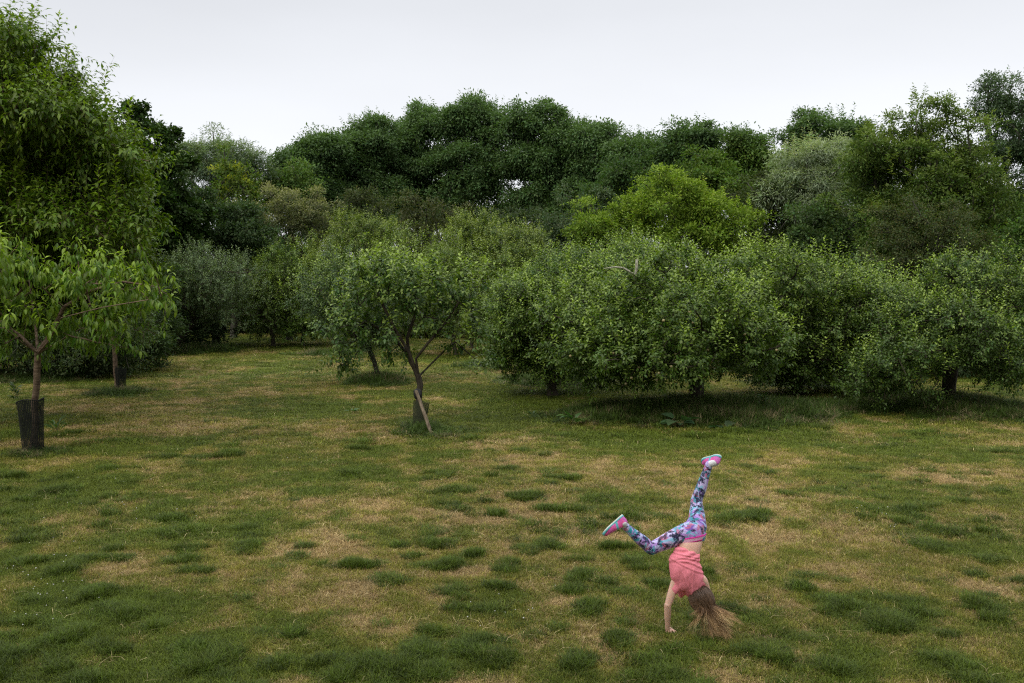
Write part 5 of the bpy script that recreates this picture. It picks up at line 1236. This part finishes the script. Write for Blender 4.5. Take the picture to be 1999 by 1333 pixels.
for a_, an, kn in ((aB, ankB, kneeB), (aR, ankR, kneeR)):
    V, Fc = loft([(a_, .029, .027), (a_ * .5 + an * .5, .029, .027), (an + (kn - an) * .0, .0285, .0275), (an + (kn - an) * .05, .030, .030)], (0, 1, 0) if a_ is aB else (1, 0, 0), 18)
    child('sock', V, Fc, M_SOCK)

# hair: cap and some four thousand strands, hanging and blown to the right
rg = np.random.default_rng(21)
NS = 2600
u_ = norm(rg.normal(0, 1, (NS * 2, 3))); face_ = (u_[:, 1] > .45) & (u_[:, 2] < .55)
u_ = u_[~face_][:NS]; NS = len(u_)
u_[:, 2] = np.where(u_[:, 2] < -.75, -.75 + .2 * rg.random(NS), u_[:, 2]); u_ = norm(u_)
root_p = hd(0, -.004, .012) + (u_ * np.array([.077, .093, .096])) @ AX
ncl = 120; cid = rg.integers(0, ncl, NS)
cl_u = norm(rg.normal(0, 1, (ncl, 3)))
cid = np.argmax(u_ @ cl_u.T + rg.normal(0, .08, (NS, ncl)), axis=1)
tips_c = [(668, 1105), (735, 1150), (800, 1190), (850, 1215), (900, 1236), (938, 1240), (958, 1190), (985, 1145), (1008, 1080), (985, 1100), (960, 1150)]
cl_side = (cl_u * np.array([.077, .093, .096]) @ AX)[:, 0] / .09
order = cl_side + rg.normal(0, .28, ncl)
rank = np.argsort(np.argsort(order)) / ncl
tq = np.interp(rank, [0, .07, .18, .72, 1.0], [.03, .25, .50, .72, .99]) + rg.normal(0, .03, ncl); tq = tq.clip(0, .999)
tx = np.interp(tq, np.linspace(0, 1, 9), [q[0] for q in tips_c[:9]]); ty = np.interp(tq, np.linspace(0, 1, 9), [q[1] for q in tips_c[:9]])
short = rg.uniform(.5, 1.08, ncl)
cl_tip = np.array([Cc(790 + (a - 790) * s_, 1000 + (b - 1000) * s_, YH - .13 - .06 * rg.random()) for a, b, s_ in zip(tx, ty, short)])
stray = (rg.random(NS) < .12)[:, None]
tip = cl_tip[cid] + rg.normal(0, 1, (NS, 3)) * np.array([.010, .014, .008]) * np.where(stray, 4.0, 1.0)
gz_ = ground_z(tip[:, 0], tip[:, 1]) + .012; tip[:, 2] = np.maximum(tip[:, 2], gz_ + .01 * rg.random(NS))
HC_ = hd(0, -.004, .012); RAD = np.array([.092, .104, .108])
f_l = norm((tip - HC_) @ AX.T / RAD)
WD = norm((np.array([.42, -.85, -.30])) @ AX.T)
dep = norm(f_l * .66 + WD * .50 + u_ * .32 + rg.normal(0, .14, (ncl, 3))[cid] + rg.normal(0, .04, (NS, 3)))
ctrl = None
SEG = 14
def bez(cs, t_):
    cs = list(cs)
    while len(cs) > 1: cs = [cs[i] * (1 - t_) + cs[i + 1] * t_ for i in range(len(cs) - 1)]
    return cs[0]
n1 = 7; surf = []
for k in range(n1 + 1):
    q = norm(u_ * (1 - k / n1) + dep * (k / n1)) * (1.0 + .10 * (k / n1) + .05 * rg.random((NS, 1)) * (k > 0))
    surf.append(HC_ + (q * RAD) @ AX)
e0 = surf[-1]; tdir = norm(surf[-1] - surf[-3] + 1e-6) * .6 + norm(tip - e0) * .4
ln2 = np.linalg.norm(tip - e0, axis=1, keepdims=True)
c1_ = e0 + tdir * ln2 * .4; c2_ = e0 * .28 + tip * .72 + np.array([-.022, 0, .0]) + rg.normal(0, .008, (NS, 3)) + (rg.normal(0, .016, (ncl, 3)))[cid]
n2_ = 11
pts_ = np.stack(surf + [bez([e0, c1_, c2_, tip], (k + 1) / n2_) for k in range(n2_)], 1); SEG = pts_.shape[1] - 1
wav = rg.normal(0, 1, (NS, 1, 3)) * .004 * np.sin(np.linspace(0, 7, SEG + 1))[None, :, None] * np.linspace(0, 1, SEG + 1)[None, :, None]
pts_ = pts_ + wav
wd = (np.linspace(1.0, .15, SEG + 1)[None] * rg.uniform(.0009, .0016, (NS, 1)))
dirs_ = norm(np.gradient(pts_, axis=1)); a1 = norm(np.cross(dirs_, np.array([.3, .9, .2]))); a2 = np.cross(dirs_, a1)
ringv = []
for k in range(3):
    g = k * 2.0944; ringv.append(pts_ + (a1 * math.cos(g) + a2 * math.sin(g)) * wd[..., None])
HV = np.stack(ringv, 2).reshape(-1, 3)
base_i = (np.arange(NS)[:, None] * (SEG + 1) + np.arange(SEG)[None]).reshape(-1) * 3
HF = np.concatenate([np.stack([base_i + k, base_i + (k + 1) % 3, base_i + 3 + (k + 1) % 3, base_i + 3 + k], 1) for k in range(3)])
tt = np.linspace(0, 1, SEG + 1)[None, :, None]
cr = np.array([.050, .028, .015]); cm = np.array([.135, .072, .032]); ct = np.array([.56, .36, .17])
tone = (rg.uniform(.5, 1.4, ncl)[cid] * rg.uniform(.8, 1.25, NS))[:, None, None]
lightst = (rg.random(ncl) < .3)[cid][:, None, None]
hcol = np.where(tt < .55, cr * (1 - tt / .55) + cm * (tt / .55), cm * (1 - (tt - .55) / .45) + ct * ((tt - .55) / .45)) * tone
hcol = np.where(lightst, hcol * 1.7 + .02, hcol)
HC = np.repeat(hcol[:, :, None, :], 3, axis=2).reshape(-1, 3).clip(0, .8)
cv, cf = ellipsoid(hd(0, -.008, .014), (.0745, .090, .093), AX, 28)
cf = [f_ for f_ in cf]
cvn = np.array(cv); cf4 = np.array([f_ if len(f_) == 4 else (*f_, f_[2]) for f_ in cf if len(f_) == 4])
HF = np.concatenate([HF, cf4 + len(HV)]); HV = np.concatenate([HV, cvn]); HC = np.concatenate([HC, np.tile(cr * .9, (len(cvn), 1))])
relf = (cvn - hd(0, 0, 0)) @ AX.T
m, t, o = mat_new('hair'); a = attr_node(t, 'haircol'); p = t.nodes.new('ShaderNodeBsdfPrincipled'); p.inputs['Roughness'].default_value = .38; p.inputs['Specular IOR Level'].default_value = .45
p.inputs['Anisotropic'].default_value = .5
t.links.new(a.outputs['Color'], p.inputs['Base Color']); t.links.new(p.outputs[0], o.inputs[0])
child('hair', HV, HF, m, {'haircol': HC})
print('LEN thigh', np.linalg.norm(hipB - kneeB), np.linalg.norm(hipR - kneeR), 'shin', np.linalg.norm(kneeB - ankB), np.linalg.norm(kneeR - ankR), 'arm', np.linalg.norm(shL - elL), np.linalg.norm(elL - wrL), wrL, wrR)
